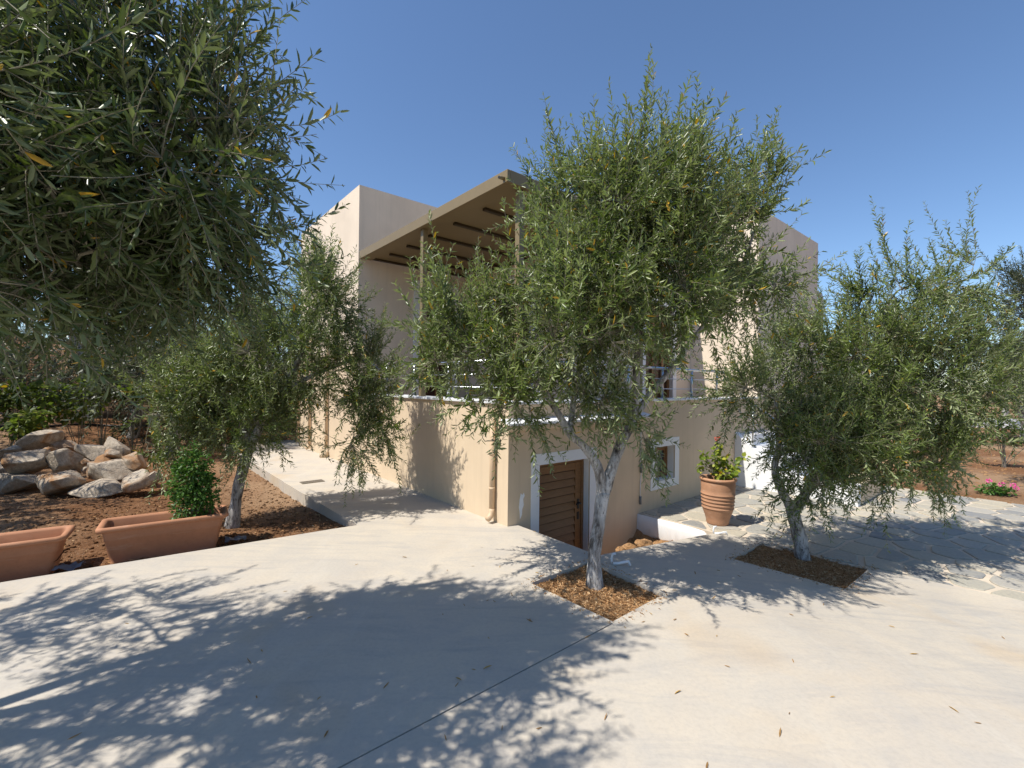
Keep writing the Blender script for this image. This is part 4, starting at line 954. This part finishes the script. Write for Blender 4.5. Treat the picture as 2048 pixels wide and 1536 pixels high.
MB().tube([(0, 0, .40), (-.01, 0, .50), (-.02, 0, .58)], .004, 5).build('flower_stalk', M['ger'], ger)

# pink geranium, citrus sapling and far wall on the right
pk = at(1988, 992, 8.07); pk[2] = -.25
pg2 = bush('geranium', 'low pink flowering geranium on the earth beyond the patio', tuple(pk), [((pk[0]-.05, pk[1], pk[2]+.10), (.22, .2, .10), 1), ((pk[0]+.15, pk[1], pk[2]+.09), (.16, .15, .08), 1)], 420, .05, 'herb', 8, .45, 8)
for k, (dx, dz) in enumerate(((-.18, .27), (.05, .21), (.24, .20), (.31, .14))): flower(pg2, (dx, -.08, dz), .042, M['pink'], 26, 20+k)
sp = at(2008, 935, 10.95); sp[2] = -.25
sap = bush('citrus_sapling', 'young citrus sapling with thin dark trunk on the red earth', tuple(sp), [((sp[0]-.15, sp[1], sp[2]+.85), (.35, .3, .30), 1), ((sp[0]+.35, sp[1], sp[2]+.75), (.30, .3, .22), 1), ((sp[0]-.05, sp[1], sp[2]+1.15), (.25, .25, .2), 1)], 900, .085, 'citrus', 9, .22, 9, twigr=.01, cat='sapling')
MB().tube([(0, 0, -.05), (.01, 0, .25), (-.02, 0, .5), (-.05, 0, .8)], [.03, .025, .022, .012], 8).build('trunk', M['bark'], sap, True)
wl = MB().box((-6, -.15, -.4), (6, .15, .50)).build('boundary_wall', M['white'], None, loc=(26.5, 22.0, -.3)); wl.rotation_euler = (0, 0, -.3); tag(wl, 'low white boundary wall far off at the right edge', 'wall')

# vines, fence and hose on the left bank
vines = [(70, 810, 9.2, 60, 55, 'grape vine with yellow green leaves at the left end of the fence'), (160, 800, 9.6, 50, 60, 'grape vine right of the first one, above the pointed boulder'), (205, 765, 10.0, 28, 34, 'tall grape vine shoot above the fence beside the post'), (50, 850, 8.6, 28, 36, 'grape vine trailing down towards the speckled boulder'), (268, 785, 10.2, 20, 22, 'small grape vine beside the grey fence post'), (20, 790, 9.0, 40, 40, 'grape vine cut by the left edge of the picture')]
for k, (x, y, d, rx, ry, lab) in enumerate(vines):
    c = at(x, y, d); s = d/FPX; r_, l_ = ((c-C0)@RD, (c-C0)@LD); gz_ = soil_at(r_, l_)
    bush('grape_vine', lab, (c[0], c[1], gz_), [(tuple(c), (rx*s, .35, ry*s*.75), 1), (tuple(c+np.array([rx*s*.4, .1, ry*s*.5])), (rx*s*.5, .3, ry*s*.4), 1), (tuple(c+np.array([-rx*s*.4, 0, -ry*s*.4])), (rx*s*.5, .3, ry*s*.4), 1)], int(5*rx+180), .095, 'vine', 30+k, .48, 7, 'vine', .25, .008, 'grape vines along the fence')
fence = empty('wire_fence', tuple(at(283, 850, 10.4)*[1, 1, 0])); tag(fence, 'thin wire fence with grey metal posts along the bank', 'fence')
f0 = np.array(fence.location); ends = []
for (x, y0, y1, d) in [(-40, 745, 850, 9.6), (180, 690, 840, 10.2), (283, 757, 832, 10.4), (273, 720, 800, 11.2), (430, 750, 830, 11.0)]:
    a, b = at(x, y1+14, d), at(x, y0, d); MB().tube([a-f0, b-f0], .018, 8).build('post', M['grey'] if x == 283 else M['hose'], fence, True); ends.append((a, b))
for tfrac in (.35, .65, .97):
    pts = [ends[i][0]+(ends[i][1]-ends[i][0])*tfrac-f0 for i in (0, 1, 2, 4)]; MB().tube(pts, .004, 4).build('wire', M['hose'], fence)
hp_ = []
for x in np.linspace(-60, 470, 24):
    d = 9.0+.0012*x; r_, l_ = 0, 0
    for _ in range(8):
        c = at(x, 853-.012*x+3*math.sin(x*.03), d); r_, l_ = (c-C0)@RD, (c-C0)@LD; zz = soil_at(r_, l_)+.03; d = d + (c[2]-zz)*1.5
    hp_.append(at(x, 853-.012*x+3*math.sin(x*.03), d))
ho = MB().tube(hp_, .022, 8).build('irrigation_hose', M['hose'], None, True); tag(ho, 'black irrigation hose lying along the bank behind the boulders', 'hose')

# little white conduit stubs on the concrete
for k, (x, y, lab) in enumerate([(1236, 1128, 'curled white plastic conduit stub on the concrete beside the forked trunk'), (1436, 1068, 'curled white plastic conduit stub at the foot of the tall pot')]):
    v_ = at(x, y, 1.0)-np.array([0, 0, EYE]); d = 1.0
    for _ in range(30):
        p = np.array([0, 0, EYE])+v_*d; zz = drive_z((p-C0)@RD, 0); d = (EYE-zz)/(-v_[2])
    p = np.array([0, 0, EYE])+v_*d
    o = MB().tube([(-.055, 0, .0), (-.06, 0, .05), (-.05, 0, .09), (-.02, .0, .095)], .011, 8).tube([(-.05, -.02, .012), (0, -.02, .014), (.05, -.03, .03), (.085, -.03, .035), (.10, -.03, .0)], .013, 8).build('conduit_stub', M['plastic'], None, True, loc=tuple(p)); tag(o, lab, 'pipe', 'white conduit stubs')

# ------------------------------------------------------------------ fallen leaves on the concrete
rg = np.random.RandomState(77); fm = []
for k in range(6):
    V, F, m = leaf_faces(np.array([[-.026, 0, .004]]), np.array([[1.0, 0, .02]]), unit(np.array([[0, rg.uniform(-.5, .5), 1.0]])), np.array([.052]), np.array([.0042]), .6, [-.18, .15, -.1, .1, -.22, .05][k])
    V[:, 2] -= V[:, 2].min()-.001; fm.append(raw_mesh('fallen_leaf', V, F, M['dryleaf'] if k % 2 else M['dry']))
spots = []
for _ in range(95):
    r, l = rg.normal(-.5, 1.3), rg.normal(-2.0, 1.1); spots.append((r, l))
for _ in range(35): spots.append((rg.uniform(-4.5, 1.5), rg.uniform(-3.4, .9)))
for r, l in spots:
    if not in_poly((r, l), drive_poly) or in_poly((r, l), pit2) or (-1.4 < r < .1 and l > .0): continue
    o = link('fallen_leaf', fm[rg.randint(6)], loc=tuple(W(r, l, drive_z(r, l)+.001))); o.rotation_euler = (0, 0, rg.uniform(0, 6.28)); s = rg.uniform(.55, 1.15); o.scale = (s, s, s)
    tag(o, 'dry fallen olive leaf lying on the pale concrete', 'leaf', 'fallen olive leaves on the concrete')
print('stones', nstone, 'tris', sum(len(m.loop_triangles) if m.loop_triangles else sum(len(p.vertices)-2 for p in m.polygons) if len(m.polygons) < 5000 else len(m.polygons)*2 for m in bpy.data.meshes), 'objects', len(bpy.data.objects))
